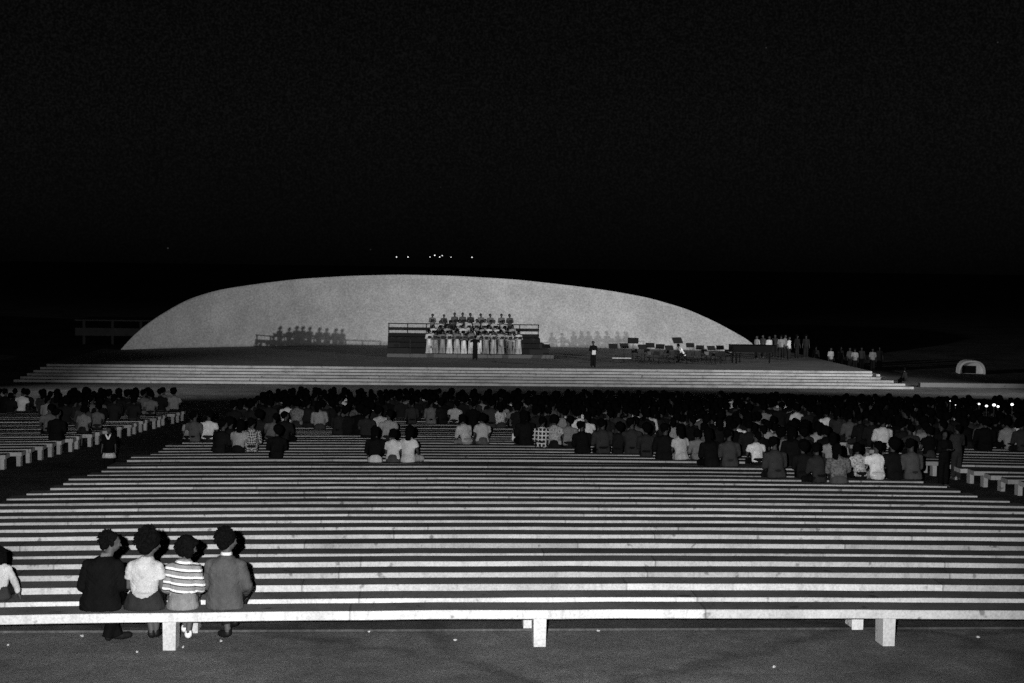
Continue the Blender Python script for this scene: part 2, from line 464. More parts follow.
def folds(me, seed, amp):                   # cloth creases pressed into the mesh
    from mathutils import noise as mn
    for v in me.vertices:
        c = v.co
        q = Vector((c.x * 4 + c.z * 5 + seed * 7.3, c.y * 3, c.z * 9 - abs(c.x) * 8))
        d = mn.noise(q) * 0.7 + (1 - abs(mn.noise(q * 1.9)) * 2) * 0.5
        v.co = c + v.normal * amp * d
def seated(p, voxel=0.02, detail=False):
    """meshes of a seated figure: origin on the seat under the hips, facing +Y."""
    s = p.get('s', 1.0); sh = p.get('sh', 0.185) * s; lean = p.get('lean', 0.05)
    hd = p.get('head', 0.755) * s; hx = p.get('hx', 0.0)
    sx_ = p.get('sx', 0.0)   # sideways shift of the chest
    hipz = 0.105 * s
    chest = Vector((sx_, lean, 0.42 * s)); neckb = Vector((sx_ + hx * 0.3, lean * 1.35, 0.575 * s))
    hc = Vector((sx_ + hx, lean * 1.35 + 0.025 + p.get('fwd', 0), hd))
    kz = p.get('kz', 0.06) * s; kn = p.get('kn', 0.43) * s
    knees = p.get('knees', [(-0.12, kn, kz), (0.12, kn, kz)])
    ankles = p.get('ankles', [(-0.11, kn - 0.06, -0.34), (0.11, kn - 0.06, -0.34)])
    toes = p.get('toes', [(-0.13, kn + 0.09, -0.385), (0.13, kn + 0.09, -0.385)])
    SHZ = 0.492 * s
    elb = p.get('elb', [(-sh - 0.035, lean + 0.05, 0.25 * s), (sh + 0.035, lean + 0.05, 0.27 * s)])
    wri = p.get('wri', [(-0.12, lean + 0.26, 0.17 * s), (0.12, lean + 0.26, 0.17 * s)])
    shl = [Vector((sx_ - sh, lean, SHZ)), Vector((sx_ + sh, lean, SHZ))]
    # --- body
    bm = bmesh.new()
    P, Q = head(bm, hc, p.get('yaw', 0), p.get('nod', 0), p.get('tilt', 0), s * 0.98, detail)
    caps(bm, neckb - Vector((0, 0, 0.05)), hc + Vector((0, -0.012, -0.05 * s)), 0.056 * s, 0.05 * s)
    loft(bm, [(0, 0, 0.03, 0.14 * s, 0.10 * s), (0, 0, 0.12 * s, 0.15 * s, 0.11 * s), (sx_ * .5, lean * .5, 0.26 * s, 0.125 * s, 0.09 * s),
              (sx_, lean, 0.42 * s, 0.15 * s, 0.10 * s), (sx_, lean, 0.52 * s, 0.15 * s, 0.085 * s), (sx_, lean * 1.2, 0.575 * s, 0.07 * s, 0.055 * s)])
    for i in (0, 1):
        hip = Vector(((-0.085, 0.085)[i] * s, 0.02, hipz - 0.01))
        chain(bm, [hip, knees[i], ankles[i]], [0.082 * s, 0.056 * s, 0.036 * s])
        an = Vector(ankles[i]); to = Vector(toes[i])
        chain(bm, [an + Vector((0, -0.02, -0.03)), to], [0.036, 0.03])
        chain(bm, [shl[i], elb[i], wri[i]], [0.05 * s, 0.038 * s, 0.026 * s])
        hand(bm, wri[i], Vector(wri[i]) - Vector(elb[i]) + Vector((0, 0.02, -0.02)), s, 1 if i else -1, 0.5, detail)
    out = {'body': fuse('person', bm, voxel, 3 if detail else 2)}
    if detail:
        me = out['body']; me.materials.append(M['skin']); me.materials.append(M['eye'])
        eyes = [P(0.031, 0.093, 0.008), P(-0.031, 0.093, 0.008)]
        for f in me.polygons:
            if min((f.center - e).length for e in eyes) < 0.0095: f.material_index = 1
    else: out['body'].materials.append(M['skin'])
    # --- hair
    out['hair'] = hair(hc, p.get('hair', 'short'), p.get('yaw', 0), p.get('nod', 0), p.get('tilt', 0), s * p.get('hs', 1.0), 0.009 if detail else 0.016, p.get('seed', 1))
    out['hair'].materials.append(M['hair'])
    # --- top
    a = p.get('bulk', 0.022); bm = bmesh.new()
    hem = p.get('hem', 0.03); hw = p.get('hw', 0.17)
    loft(bm, [(0, -0.005, hem, hw * s, 0.125 * s), (0, 0, 0.12 * s, (hw - 0.005) * s, (0.115 + a * .5) * s), (sx_ * .5, lean * .5, 0.26 * s, (0.135 + a) * s, (0.092 + a) * s),
              (sx_, lean, 0.41 * s, (0.155 + a) * s, (0.105 + a) * s), (sx_, lean, 0.48 * s, (0.158 + a) * s, (0.094 + a) * s), (sx_, lean * 1.05, 0.525 * s, (0.142 + a * .7) * s, (0.08 + a) * s),
              (sx_, lean * 1.15, 0.565 * s, (0.095 + a * .5) * s, (0.065 + a) * s), (sx_ + hx * .3, lean * 1.3, 0.605 * s, 0.066 * s, 0.064 * s)], 28)
    slv = p.get('sleeve', 'long')
    for i in (0, 1):
        caps(bm, Vector((sx_, lean, 0.53 * s)).lerp(shl[i], 0.2), shl[i], 0.055 * s, (0.05 + a * .5) * s)
        e, w = Vector(elb[i]), Vector(wri[i])
        if slv == 'long':
            chain(bm, [shl[i], e], [(0.05 + a * .55) * s, (0.042 + a * .6) * s]); rod(bm, e, e.lerp(w, 0.93), (0.042 + a * .6) * s, (0.03 + a * .5) * s, 14)
        elif slv == 'short':
            ball(bm, shl[i], (0.052 + a * .5) * s); rod(bm, shl[i], shl[i].lerp(e, 0.62), (0.052 + a * .5) * s, (0.052 + a) * s, 14)
        elif slv == 'elbow':
            chain(bm, [shl[i], e], [(0.052 + a * .7) * s, (0.042 + a * .9) * s]); rod(bm, e, e.lerp(w, 0.45), (0.042 + a) * s, (0.038 + a) * s, 14)
    if p.get('collar'):
        bmc = bmesh.new()
        rings = []
        loft(bmc, [(neckb.x, neckb.y, 0.595 * s, 0.071 * s, 0.07 * s), (neckb.x + hx * .2, neckb.y - .002, 0.64 * s, 0.063 * s, 0.062 * s)], 24)
        out['collar'] = fuse('collar', bmc, 0.008, 1); out['collar'].materials.append(M['cloth'])
    out['top'] = fuse(p.get('topname', 'shirt'), bm, voxel, 14 if detail else 3)
    # --- lower
    if detail: folds(out['top'], p.get('seed', 1), 0.011)
    bm = bmesh.new()
    if p.get('lower', 'trousers') == 'trousers':
        loft(bm, [(0, 0, 0.012, 0.155 * s, 0.125 * s), (0, 0, 0.10 * s, 0.165 * s, 0.13 * s), (0, 0, 0.2 * s, 0.145 * s, 0.11 * s)])
        for i in (0, 1):
            hip = Vector(((-0.085, 0.085)[i] * s, 0.0, hipz))
            k, an = Vector(knees[i]), Vector(ankles[i])
            chain(bm, [hip, k], [0.095 * s, 0.075 * s]); rod(bm, k, k.lerp(an, p.get('cuff', 0.95)), 0.074 * s, 0.062 * s, 14)
    else:
        w_ = p.get('skw', 0.2)
        loft(bm, [(0, 0.0, 0.008, w_ * s, 0.15 * s), (0, 0, 0.05 * s, (w_ + .005) * s, 0.155 * s), (0, 0, 0.16 * s, (w_ - 0.035) * s, 0.13 * s), (0, lean * .4, 0.24 * s, 0.14 * s, 0.11 * s)], 28)
        caps(bm, (-0.085 * s, 0.03, hipz), knees[0], 0.1 * s, 0.078 * s); caps(bm, (0.085 * s, 0.03, hipz), knees[1], 0.1 * s, 0.078 * s)
        caps(bm, knees[0], knees[1], 0.07 * s, 0.07 * s)
        rod(bm, (Vector(knees[0]) + Vector(knees[1])) / 2 + Vector((0, 0, 0)), (Vector(knees[0]) + Vector(knees[1])) / 2 + Vector((0, 0.02, -0.12)), 0.15 * s, 0.16 * s, 16)
    out['lower'] = fuse(p.get('lowername', 'trousers'), bm, voxel, 3 if detail else 2)
    # --- shoes
    sm = []
    for i in (0, 1):
        bm = bmesh.new(); an, to = Vector(ankles[i]), Vector(toes[i])
        hl = an + Vector((0, -0.015, -0.045))
        chain(bm, [an + Vector((0, 0, -0.02)), hl, to], [0.043, 0.046, 0.04])
        chain(bm, [hl.lerp(to, 0.4) + Vector((0, 0, -0.005)), to], [0.048, 0.042])
        sm.append(fuse('shoe', bm, 0.012 if detail else 0.02, 1))
    out['shoes'] = sm
    return out

def put_person(parts, loc, rz, label, group=None, top=0.3, low=0.03, skin=None, topmat=None, shoemat=None, collar=0.6, extra=True, names=('shirt', 'trousers')):
    root = bpy.data.objects.new('person', parts['body']); COL.objects.link(root)
    root.location = loc; root.rotation_euler = (0, 0, rz)
    tag(root, label, 'person', group)
    def ch(name, me, color, mat=None):
        o = bpy.data.objects.new(name, me); COL.objects.link(o); o.parent = root
        o.color = (color, color, color, 1)
        if not me.materials: me.materials.append(M['cloth'])
        if mat:
            o.material_slots[0].link = 'OBJECT'; o.material_slots[0].material = mat
        return o
    ch('hair', parts['hair'], 0.01)
    ch(names[0], parts['top'], top, topmat)
    ch(names[1], parts['lower'], low)
    if 'collar' in parts: ch('collar', parts['collar'], collar)
    if extra:
        for m_ in parts['shoes']:
            if not m_.materials: m_.materials.append(M['shoe'])
            ch('shoe', m_, 0.02, shoemat)
    return root

# --- the four on the nearest bench and the child
def seat_pt(px, n, off=0.2):
    y, zt = rows[n]
    x = x_at(px, y + off, zt); return Vector((x, y + off - sag(x), zt))
y0_, zt0 = rows[0]
near = [
 (103, dict(s=1.0, sh=0.165, lean=0.06, head=0.75, hx=0.085, yaw=R(-68), nod=R(-8), hair='short', bulk=0.042, hw=0.235, hem=0.006, sx=0.015, collar=True, hs=1.1, cuff=1.14,
       elb=[(-0.215, 0.06, 0.25), (0.215, 0.08, 0.25)], wri=[(-0.15, 0.33, 0.2), (0.12, 0.33, 0.2)], topname='jacket',
       ankles=[(0.09, 0.36, -0.34), (0.02, 0.30, -0.34)], toes=[(0.22, 0.44, -0.40), (0.0, 0.42, -0.40)], seed=3),
  dict(top=0.005, low=0.004, collar=0.12, names=('jacket', 'trousers')), 'man in dark jacket seated leftmost of the four on the nearest bench, head turned right'),
 (146, dict(s=0.98, sh=0.15, lean=0.05, head=0.75, hx=0.055, yaw=R(-62), nod=R(-6), hair='afro', bulk=0.022, hem=0.205, hw=0.155, sleeve='short', lower='skirt', skw=0.235,
       elb=[(-0.19, 0.05, 0.25), (0.19, 0.05, 0.25)], wri=[(-0.12, 0.24, 0.17), (0.14, 0.22, 0.17)], topname='blouse', collar=False,
       knees=[(-0.08, 0.42, 0.06), (0.08, 0.42, 0.06)], ankles=[(0.0, 0.36, -0.33), (0.04, 0.40, -0.33)], toes=[(0.01, 0.47, -0.395), (0.05, 0.52, -0.395)], seed=5, hs=1.16),
  dict(top=0.36, low=0.02, names=('blouse', 'skirt')), 'woman with big afro in white blouse and dark skirt, second from left on nearest bench'),
 (184, dict(s=0.93, sh=0.15, lean=0.05, head=0.74, hx=0.045, yaw=R(-78), nod=R(-14), tilt=R(8), hair='bob', bulk=0.024, hem=0.10, hw=0.165, sleeve='elbow', lower='skirt', skw=0.195,
       elb=[(-0.195, 0.04, 0.24), (0.195, 0.04, 0.24)], wri=[(-0.14, 0.2, 0.15), (0.15, 0.2, 0.15)], topname='sweater', collar=False,
       knees=[(-0.07, 0.4, 0.06), (0.07, 0.4, 0.06)], ankles=[(-0.03, 0.42, -0.29), (0.02, 0.33, -0.335)], toes=[(-0.03, 0.54, -0.35), (0.0, 0.46, -0.40)], seed=8, hs=1.2),
  dict(top=0.4, low=0.16, topmat='stripes', shoemat='pale', names=('sweater', 'skirt')), 'woman in striped sweater and pale skirt seated between the white blouse and the grey suit'),
 (225.5, dict(s=1.0, sh=0.165, lean=0.05, head=0.76, hx=0.015, yaw=R(-56), nod=R(-6), hair='afro', bulk=0.040, hw=0.215, hem=0.006, collar=True, hs=0.93,
       elb=[(-0.205, 0.08, 0.25), (0.25, 0.04, 0.25)], wri=[(-0.13, 0.30, 0.2), (0.19, 0.25, 0.12)], topname='jacket',
       knees=[(-0.12, 0.43, 0.05), (0.16, 0.42, 0.10)], ankles=[(-0.03, 0.36, -0.335), (0.03, 0.5, -0.24)], toes=[(-0.12, 0.40, -0.395), (-0.08, 0.56, -0.32)], seed=11, cuff=0.85),
  dict(top=0.062, low=0.012, collar=0.5, names=('jacket', 'trousers')), 'man in grey suit jacket with white collar, rightmost of the four on the nearest bench'),
]
for px, prm, kw, label in near:
    parts = seated(prm, 0.0095, True)
    if kw.get('topmat') == 'stripes': kw['topmat'] = M['stripes']
    if kw.get('shoemat') == 'pale': kw['shoemat'] = M['pale_shoe']
    put_person(parts, seat_pt(px, 0, 0.2), R(random.uniform(-4, 4)), label, 'four people on the nearest bench', **kw)
child = seated(dict(s=0.72, sh=0.15, lean=0.04, head=0.70, yaw=R(-10), hair='long', bulk=0.02, hem=0.14, hw=0.14, sleeve='long', lower='skirt', skw=0.21, topname='blouse', hs=1.25,
                    elb=[(-0.19, 0.03, 0.2), (0.2, 0.0, 0.2)], wri=[(-0.12, 0.2, 0.12), (0.235, 0.02, 0.06)], knees=[(-0.08, 0.33, 0.05), (0.08, 0.33, 0.05)],
                    ankles=[(-0.08, 0.3, -0.22), (0.08, 0.3, -0.22)], toes=[(-0.08, 0.4, -0.25), (0.08, 0.4, -0.25)]), 0.010, True)
put_person(child, seat_pt(3, 1, 0.2), R(-3), 'long-haired child in pale blouse and dark skirt at left edge of second bench', None, top=0.42, low=0.03, names=('blouse', 'skirt'))

# --- crowd variants (shared meshes)
V = []
vr = random.Random(21)
specs = [('short', 'long', 'trousers'), ('afro', 'short', 'trousers'), ('bob', 'short', 'skirt'), ('long', 'long', 'skirt'), ('short', 'short', 'trousers'),
         ('afro', 'long', 'trousers'), ('bob', 'elbow', 'trousers'), ('long', 'short', 'skirt'), ('short', 'long', 'trousers'), ('afro', 'elbow', 'skirt'),
         ('short', 'long', 'trousers'), ('short', 'short', 'trousers'), ('bob', 'long', 'trousers'), ('long', 'long', 'trousers'), ('short', 'elbow', 'trousers')]
for i, (h, sl, lo) in enumerate(specs):
    yaw = vr.uniform(-60, 60); s = vr.uniform(0.92, 1.04)
    V.append(seated(dict(s=s, sh=vr.uniform(0.165, 0.2), lean=vr.uniform(0.03, 0.16), head=vr.uniform(0.745, 0.775), hx=vr.uniform(-0.03, 0.03), yaw=R(yaw), nod=R(vr.uniform(-15, 5)), tilt=R(vr.uniform(-12, 12)),
                         hair=h, sleeve=sl, lower=lo, bulk=vr.uniform(0.02, 0.038), hw=vr.uniform(0.165, 0.205), hem=0.02 if sl == 'long' else 0.08, skw=0.19, seed=i + 30, hs=1.08), 0.022, False))
STY = {'short': [0, 4, 8], 'afro': [1, 5, 9], 'bob': [2, 6], 'long': [3, 7]}

def row_for(px, py, block):
    best = None
    for n in range(8, NROW):
        y, zt = rows[n]; x = x_at(px, y + 0.2, zt); q = abs(proj(x, y + 0.12, zt)[1] - py)
        if best is None or q < best[0]: best = (q, n, x)
    return best[1], best[2]
taken = {}
def free(n, x, gap=0.36): return all(abs(x - t_) > gap for t_ in taken.get(n, []))
# (px, py of the seat, top tone, lower tone, variant, pattern, label)
A_ = 'on the central benches'
hand_placed = [
 (178, 442, .30, .01, 4, None, 'person in light grey shirt at the left end of the central crowd beside the aisle'),
 (195, 442, .09, .01, 8, None, 'broad-backed person in dark grey jacket, second from the left aisle end'),
 (209, 441, .75, .02, 4, None, 'person in bright white shirt half hidden behind a dark broad back'),
 (219, 451, .012, .01, 8, None, 'dark-clad broad person leaning in front of the bright white shirt'),
 (231, 450, .012, .01, 1, None, 'dark figure between the broad dark back and the light grey sleeveless top'),
 (239, 451, .34, .01, 7, None, 'person in light grey top with thin bare arms beside the checked top'),
 (252, 452, .2, .02, 0, 'dots', 'person in finely checked top beside the light grey one, left part of central crowd'),
 (258, 440, .02, .01, 5, None, 'dark-clad person right behind the finely checked top'),
 (230, 424, .16, .02, 4, None, 'person in mid grey top sitting apart behind the dark leaning figures'),
 (270, 441, .13, .02, 4, None, 'person in grey top seated just behind the lone black-clad figure'),
 (277, 458, .008, .01, 5, None, 'lone black-clad person nearest the camera left of centre'),
 (284, 441, .015, .01, 0, None, 'dark-clad person right of the grey top, behind the lone black figure'),
 (297, 428, .2, .03, 2, 'print', 'person in patterned grey blouse left of centre'),
 (308, 428, .02, .01, 0, None, 'dark-clad person between the patterned blouse and the light narrow top'),
 (320, 429, .34, .05, 3, None, 'person in narrow light grey dress with a pale bag strap beside dark group'),
 (338, 436, .022, .01, 8, None, 'leftmost of four dark-clad people in a row left of centre'),
 (347, 436, .012, .01, 1, None, 'second of four dark-clad people in a row left of centre'),
 (357, 436, .007, .01, 5, None, 'third of four dark-clad people in a row left of centre'),
 (366, 437, .03, .01, 1, None, 'rightmost of four dark-clad people in a row left of centre'),
 (375, 461, .008, .55, 3, None, 'long-haired person in black top and white skirt, left of a group of three'),
 (393, 461, .6, .06, 2, None, 'person in white top and grey skirt in the middle of a group of three'),
 (408, 461, .62, .55, 7, None, 'person all in white at the right of a group of three'),
 (388, 443, .33, .02, 4, None, 'person in light grey shirt directly behind the group of three'),
 (381, 436, .5, .02, 1, None, 'person in pale shirt behind the long-haired one of the group of three'),
 (412, 425, .04, .01, 0, None, 'person in charcoal top left of the wide grey shirt'),
 (431, 424, .17, .01, 8, None, 'person in wide grey shirt left of the dark gap'),
 (443, 425, .015, .01, 5, None, 'dark-clad person between the wide grey shirt and the pale tops'),
 (454, 424, .5, .02, 4, None, 'person in pale top at the left of the pale cluster near the centre'),
 (466, 420, .5, .02, 1, None, 'person in pale top behind the small black silhouette'),
 (472, 426, .008, .01, 8, None, 'black silhouette seated behind the pair in pale shirts'),
 (481, 420, .32, .02, 4, None, 'person in grey-white top right of the small black silhouette'),
 (467, 444, .5, .3, 6, None, 'left one of the pair in pale shirts sitting alone near the centre'),
 (482, 444, .45, .1, 2, None, 'right one of the pair in pale shirts sitting alone near the centre'),
 (490, 428, .05, .01, 0, None, 'person in charcoal jacket behind the pair in pale shirts'),
 (501, 429, .5, .05, 7, 'print', 'person in light streaked top just right of the charcoal jacket'),
 (514, 428, .2, .02, 4, None, 'person in grey shirt directly behind the white paper bag'),
 (526, 446, .01, .01, 3, None, 'dark long-haired person immediately left of the plaid shirt'),
 (541, 447, .5, .02, 0, 'plaid', 'person in bold black and white plaid shirt right of centre'),
 (555, 447, .36, .015, 2, 'print', 'person in pale printed blouse and dark skirt right of the plaid shirt'),
 (569, 447, .22, .015, 4, None, 'person in mid grey shirt beside the pale printed blouse'),
 (583, 454, .008, .01, 8, None, 'short-haired black-clad person in front of a bright white shirt'),
 (590, 443, .8, .02, 4, None, 'person in bright white shirt behind the short-haired black-clad one'),
 (560, 424, .34, .02, 1, None, 'person in light top behind the pale printed blouse'),
 (603, 455, .04, .01, 0, None, 'person in charcoal coat, left of three dark backs right of centre'),
 (617, 455, .015, .01, 5, None, 'middle one of three dark backs right of centre'),
 (632, 455, .035, .01, 8, None, 'right one of three dark backs right of centre'),
 (611, 425, .75, .02, 7, None, 'person in white top glimpsed between dark heads right of centre'),
 (646, 457, .03, .01, 5, None, 'dark-clad person left of the broad black back'),
 (663, 459, .01, .01, 8, None, 'broad black back immediately left of the white dress'),
 (681, 459, .5, .5, 7, None, 'person with dark bobbed hair in white dress right of centre'),
 (697, 459, .2, .2, 6, None, 'person in mid grey dress beside the white dress'),
 (676, 439, .2, .02, 8, None, 'person in grey shirt with a rounded back behind the white dress'),
 (691, 438, .07, .02, 1, None, 'person in dark grey top behind the mid grey dress'),
 (707, 438, .5, .02, 4, None, 'person in pale shirt with bright collar behind the two dark coats'),
 (711, 466, .008, .01, 3, None, 'black-clad person with long hair left of the charcoal rounded back'),
 (729, 466, .055, .03, 8, None, 'charcoal rounded back beside the long-haired black-clad person'),
 (722, 441, .3, .02, 2, None, 'person in light top behind the charcoal rounded back'),
 (737, 441, .6, .02, 5, None, 'person in white top partly hidden right of the charcoal rounded back'),
 (756, 464, .8, .012, 4, None, 'person in crisp white short-sleeved shirt and dark trousers right of the bench gap'),
 (775, 480, .045, .02, 8, None, 'broad person in dark grey jacket on the nearest occupied central row, left end'),
 (784, 461, .2, .02, 1, None, 'person in grey top behind the broad dark grey jacket'),
 (786, 450, .28, .02, 4, None, 'person in lighter grey shirt, second behind the broad dark grey jacket'),
 (801, 480, .012, .01, 5, None, 'dark figure right of the narrow bench gap on the nearest occupied row'),
 (817, 481, .03, .01, 0, None, 'dark grey figure left of the speckled back on the nearest occupied row'),
 (836, 481, .14, .08, 3, 'print', 'rounded back in speckled grey dress on the nearest occupied row'),
 (857, 480, .42, .012, 6, 'print', 'person in light patterned top and black skirt beside the white shirt'),
 (873, 479, .8, .6, 4, None, 'person in white shirt with dark belt on the nearest occupied row'),
 (890, 479, .01, .01, 5, None, 'black-clad person between the white shirt and the dark grey jacket'),
 (908, 479, .075, .03, 8, None, 'person in dark grey jacket at the right end of the nearest occupied row'),
 (917, 456, .34, .02, 7, None, 'person in light grey top near the right aisle'),
 (885, 452, .02, .01, 1, None, 'dark-clad person two rows behind the white shirt with belt'),
 (808, 445, .36, .02, 0, None, 'person in light shirt amid dark heads, right part of central crowd'),
 (877, 441, .36, .02, 9, None, 'person in pale top behind the dark figures near the right aisle'),
 (745, 425, .2, .02, 5, None, 'person in grey shirt among the dark heads above the crisp white shirt'),
 (722, 424, .13, .02, 4, None, 'person in dim grey shirt among the dark heads, right of centre'),
 (660, 418, .35, .02, 7, None, 'person in pale blouse high in the crowd above the white dress'),
 (683, 416, .3, .02, 0, None, 'person in light shirt high in the crowd right of the pale blouse'),
 (528, 414, .55, .02, 6, None, 'person in white top far up in the crowd at the centre'),
 (463, 410, .4, .02, 5, None, 'person in pale top far up in the crowd left of centre'),
 (489, 406, .4, .02, 4, None, 'person in light shirt far up in the crowd above the streaked top'),
]
side_placed = [
 (55, 431, .14, .02, 4, 'L', 'person in light grey shirt leaning beside a black-clad neighbour, left block'),
 (64, 437, .008, .01, 8, 'L', 'black-clad person nearest in the left block crowd'),
 (85, 427, .06, .02, 0, 'L', 'person in dark grey shirt on the left block, left of the mid grey one'),
 (101, 427, .14, .02, 4, 'L', 'person in mid grey shirt near the left aisle, right of the dark grey one'),
 (4, 463, .012, .01, 5, 'L', 'dark-clad person with pale forearms at the far left of the left block'),
 (122, 432, .2, .02, 2, 'L', 'person in pale top at the aisle end of left block behind the standing child'),
 (138, 411, .4, .02, 7, 'L', 'person in white top in the far left block crowd'),
 (146, 413, .16, .02, 0, 'L', 'person in grey shirt right of the white top in the far left block crowd'),
 (153, 415, .2, .02, 4, 'L', 'person in grey shirt at the aisle end of the far left block crowd'),
 (168, 409, .2, .02, 8, 'L', 'person in mid grey shirt on the far rows beside the left aisle'),
 (176, 409, .3, .02, 1, 'L', 'person in lighter shirt with raised arm on the far rows beside the left aisle'),
 (973, 446, .12, .02, 8, 'R', 'person in grey shirt with a rounded back in the right block'),
 (983, 432, .25, .02, 7, 'R', 'person in light top behind the rounded grey back in the right block'),
 (955, 425, .2, .02, 4, 'R', 'person in light top near the aisle in the right block'),
]
PAT = {'dots': M['dots'], 'plaid': M['plaid'], 'print': M['print'], None: None}
NM = {k: ('shirt', 'skirt' if specs[k][2] == 'skirt' else 'trousers') for k in range(len(specs))}
def put_seat(n, x, v, top, low, pat, label, group, rz=None):
    y, zt = rows[n]
    taken.setdefault(n, []).append(x)
    o = put_person(V[v], (x, y + 0.2 - sag(x), zt), R(random.gauss(0, 13)) if rz is None else rz, label, group, top=top, low=low, topmat=PAT.get(pat), extra=False, names=NM[v])
    k_ = random.uniform(.92, 1.06); o.scale = (k_ * random.uniform(.94, 1.08), k_, k_)
    o.rotation_euler.x = R(random.uniform(-6, 3)); o.rotation_euler.y = R(random.gauss(0, 3))
    return o
count = 0
for px, py, top, low, v, pat, label in hand_placed:
    n, x = row_for(px, py, 'C')
    e = edge_c(rows[n][0]) - 0.25; x = max(-e, min(e, x))
    put_seat(n, x, v, top, low, pat, label, 'seated audience'); count += 1
for px, py, top, low, v, blk, label in side_placed:
    n, x = row_for(px, py, blk)
    x = min(x, edge_l(rows[n][0]) - 0.25) if blk == 'L' else max(x, edge_r(rows[n][0]) + 0.25)
    put_seat(n, x, v, top, low, None, label, 'seated audience'); count += 1
# --- the packed crowd
bound = [(0, 411), (40, 412), (60, 424), (110, 424), (150, 417), (168, 416), (172, 425), (240, 428), (290, 428), (370, 431), (410, 419), (500, 424), (520, 434), (600, 444),
         (660, 449), (740, 455), (780, 466), (830, 468), (900, 464), (925, 456), (950, 446), (1024, 450), (1100, 452)]
def bnd(px):
    px = max(0, min(1099, px))
    for (a, b), (c, d) in zip(bound, bound[1:]):
        if a <= px <= c: return b + (d - b) * (px - a) / (c - a)
fill = []
fr = random.Random(11)
for n in range(NROW - 1, 20, -1):
    y, zt = rows[n]
    ec = edge_c(y)
    for blk, xa, xb in (('left', edge_l(y) - 17.6, edge_l(y) - 0.3), ('central', -ec + 0.3, cright(n, y) - 0.3), ('right', edge_r(y) + 0.3, edge_r(y) + 13.6)):
        x = xa + fr.uniform(0, 0.3); k = 0
        while x < xb:
            px, py = proj(x, y + 0.2, zt)
            if -12 < px < 1036:
                b = bnd(px)
                dens = 0.9 if py < b - 6 else 0.68
                if blk == 'central' and 170 < px < 236 and n >= 42: dens = 0.06
                if blk == 'central' and 170 < px < 236 and n < 42: dens = 0.45
                if py < b and fr.random() < dens and free(n, x):
                    fill.append((y, n, x, blk)); taken.setdefault(n, []).append(x)
            x += fr.uniform(0.45, 0.62)
fill.sort()
LIMIT = 300 - 62 - count
tones = [('black top', .008), ('blackish jacket', .014), ('charcoal top', .02), ('dark grey shirt', .04), ('mid grey shirt', .12), ('light grey shirt', .28), ('white shirt', .8)]
wts = [32, 24, 14, 9, 7, 7, 8]
styl = {'short': 'short hair', 'afro': 'afro hair', 'bob': 'bobbed hair', 'long': 'long hair'}
perrow = {}
solo = fill[:LIMIT]; mass = fill[LIMIT:]
info = []
for y, n, x, blk in solo:
    perrow.setdefault((n, blk), []).append(x)
for (y, n, x, blk) in solo:
    xs = sorted(perrow[(n, blk)]); k = xs.index(x)
    nm, tone = fr.choices(tones, wts)[0]; v = fr.randrange(len(V))
    place = 'leftmost' if k == 0 else ('rightmost' if k == len(xs) - 1 else ordinal(k) + ' from left')
    rown = n + 1 if blk == 'central' else n - 14
    lab = '%s, %s, %s, %s block row %s from camera' % (nm, styl[specs[v][0]], place, blk, rown)
    put_seat(n, x, v, tone * fr.uniform(0.85, 1.15), fr.choice((.01, .02, .04)), None, 'person in ' + lab, 'seated audience')
# distant rows: too many to count, one mass
def crowd_mass():
    mats = [M['skin'], M['hair']]
    for i, (nm, tn) in enumerate(tones):
        m, t, b = nt('crowd_cloth', 0.95, 0.1)
        t.links.new(ramp(t, noise(t, coord(t), 6, 3), [(0.3, tn * .8), (0.7, tn * 1.2)]), b.inputs['Base Color'])
        mats.append(m)
    CO, FA, FM = [], [], []
    base = [0]
    def imp(d, mt, mi):
        co, tri = d
        A = np.array(mt)
        CO.append(co @ A[:3, :3].T + A[:3, 3]); FA.append(tri + base[0]); FM.append(np.full(len(tri), mi, np.int32)); base[0] += len(co)
    low = []
    for p in V:                      # lighter copies
        d = {}
        for key in ('body', 'hair', 'top'):
            o = bpy.data.objects.new('t', p[key]); WS.collection.objects.link(o)
            q = o.modifiers.new('d', 'DECIMATE'); q.ratio = 0.14
            me = evaluated(o); me.calc_loop_triangles()
            co = np.empty(len(me.vertices) * 3, np.float64); me.vertices.foreach_get('co', co)
            tri = np.empty(len(me.loop_triangles) * 3, np.int32); me.loop_triangles.foreach_get('vertices', tri)
            d[key] = (co.reshape(-1, 3), tri.reshape(-1, 3)); bpy.data.meshes.remove(me)
        low.append(d)
    for y, n, x, blk in mass:
        yy, zt = rows[n]
        ti = fr.choices(range(len(tones)), wts)[0]
        mt = Matrix.Translation((x, yy + 0.2 - sag(x), zt)) @ Matrix.Rotation(R(fr.uniform(-15, 15)), 4, 'Z') @ Matrix.Scale(fr.uniform(0.93, 1.05), 4)
        d = low[fr.randrange(len(low))]
        imp(d['body'], mt, 0); imp(d['hair'], mt, 1); imp(d['top'], mt, 2 + ti)
    co = np.concatenate(CO); fa = np.concatenate(FA); fm = np.concatenate(FM)
    me = bpy.data.meshes.new('crowd'); me.vertices.add(len(co)); me.vertices.foreach_set('co', co.ravel())
    me.loops.add(len(fa) * 3); me.loops.foreach_set('vertex_index', fa.ravel().astype(np.int32))
    me.polygons.add(len(fa)); me.polygons.foreach_set('loop_start', np.arange(0, len(fa) * 3, 3, dtype=np.int32))
    for m in mats: me.materials.append(m)
    me.polygons.foreach_set('material_index', fm); me.polygons.foreach_set('use_smooth', [True] * len(fa)); me.update(calc_edges=True); me.validate()
    o = bpy.data.objects.new('crowd', me); COL.objects.link(o)
    tag(o, 'mass of dark seated people on the farthest rows below the stage', 'crowd', None, 'stuff')
crowd_mass()

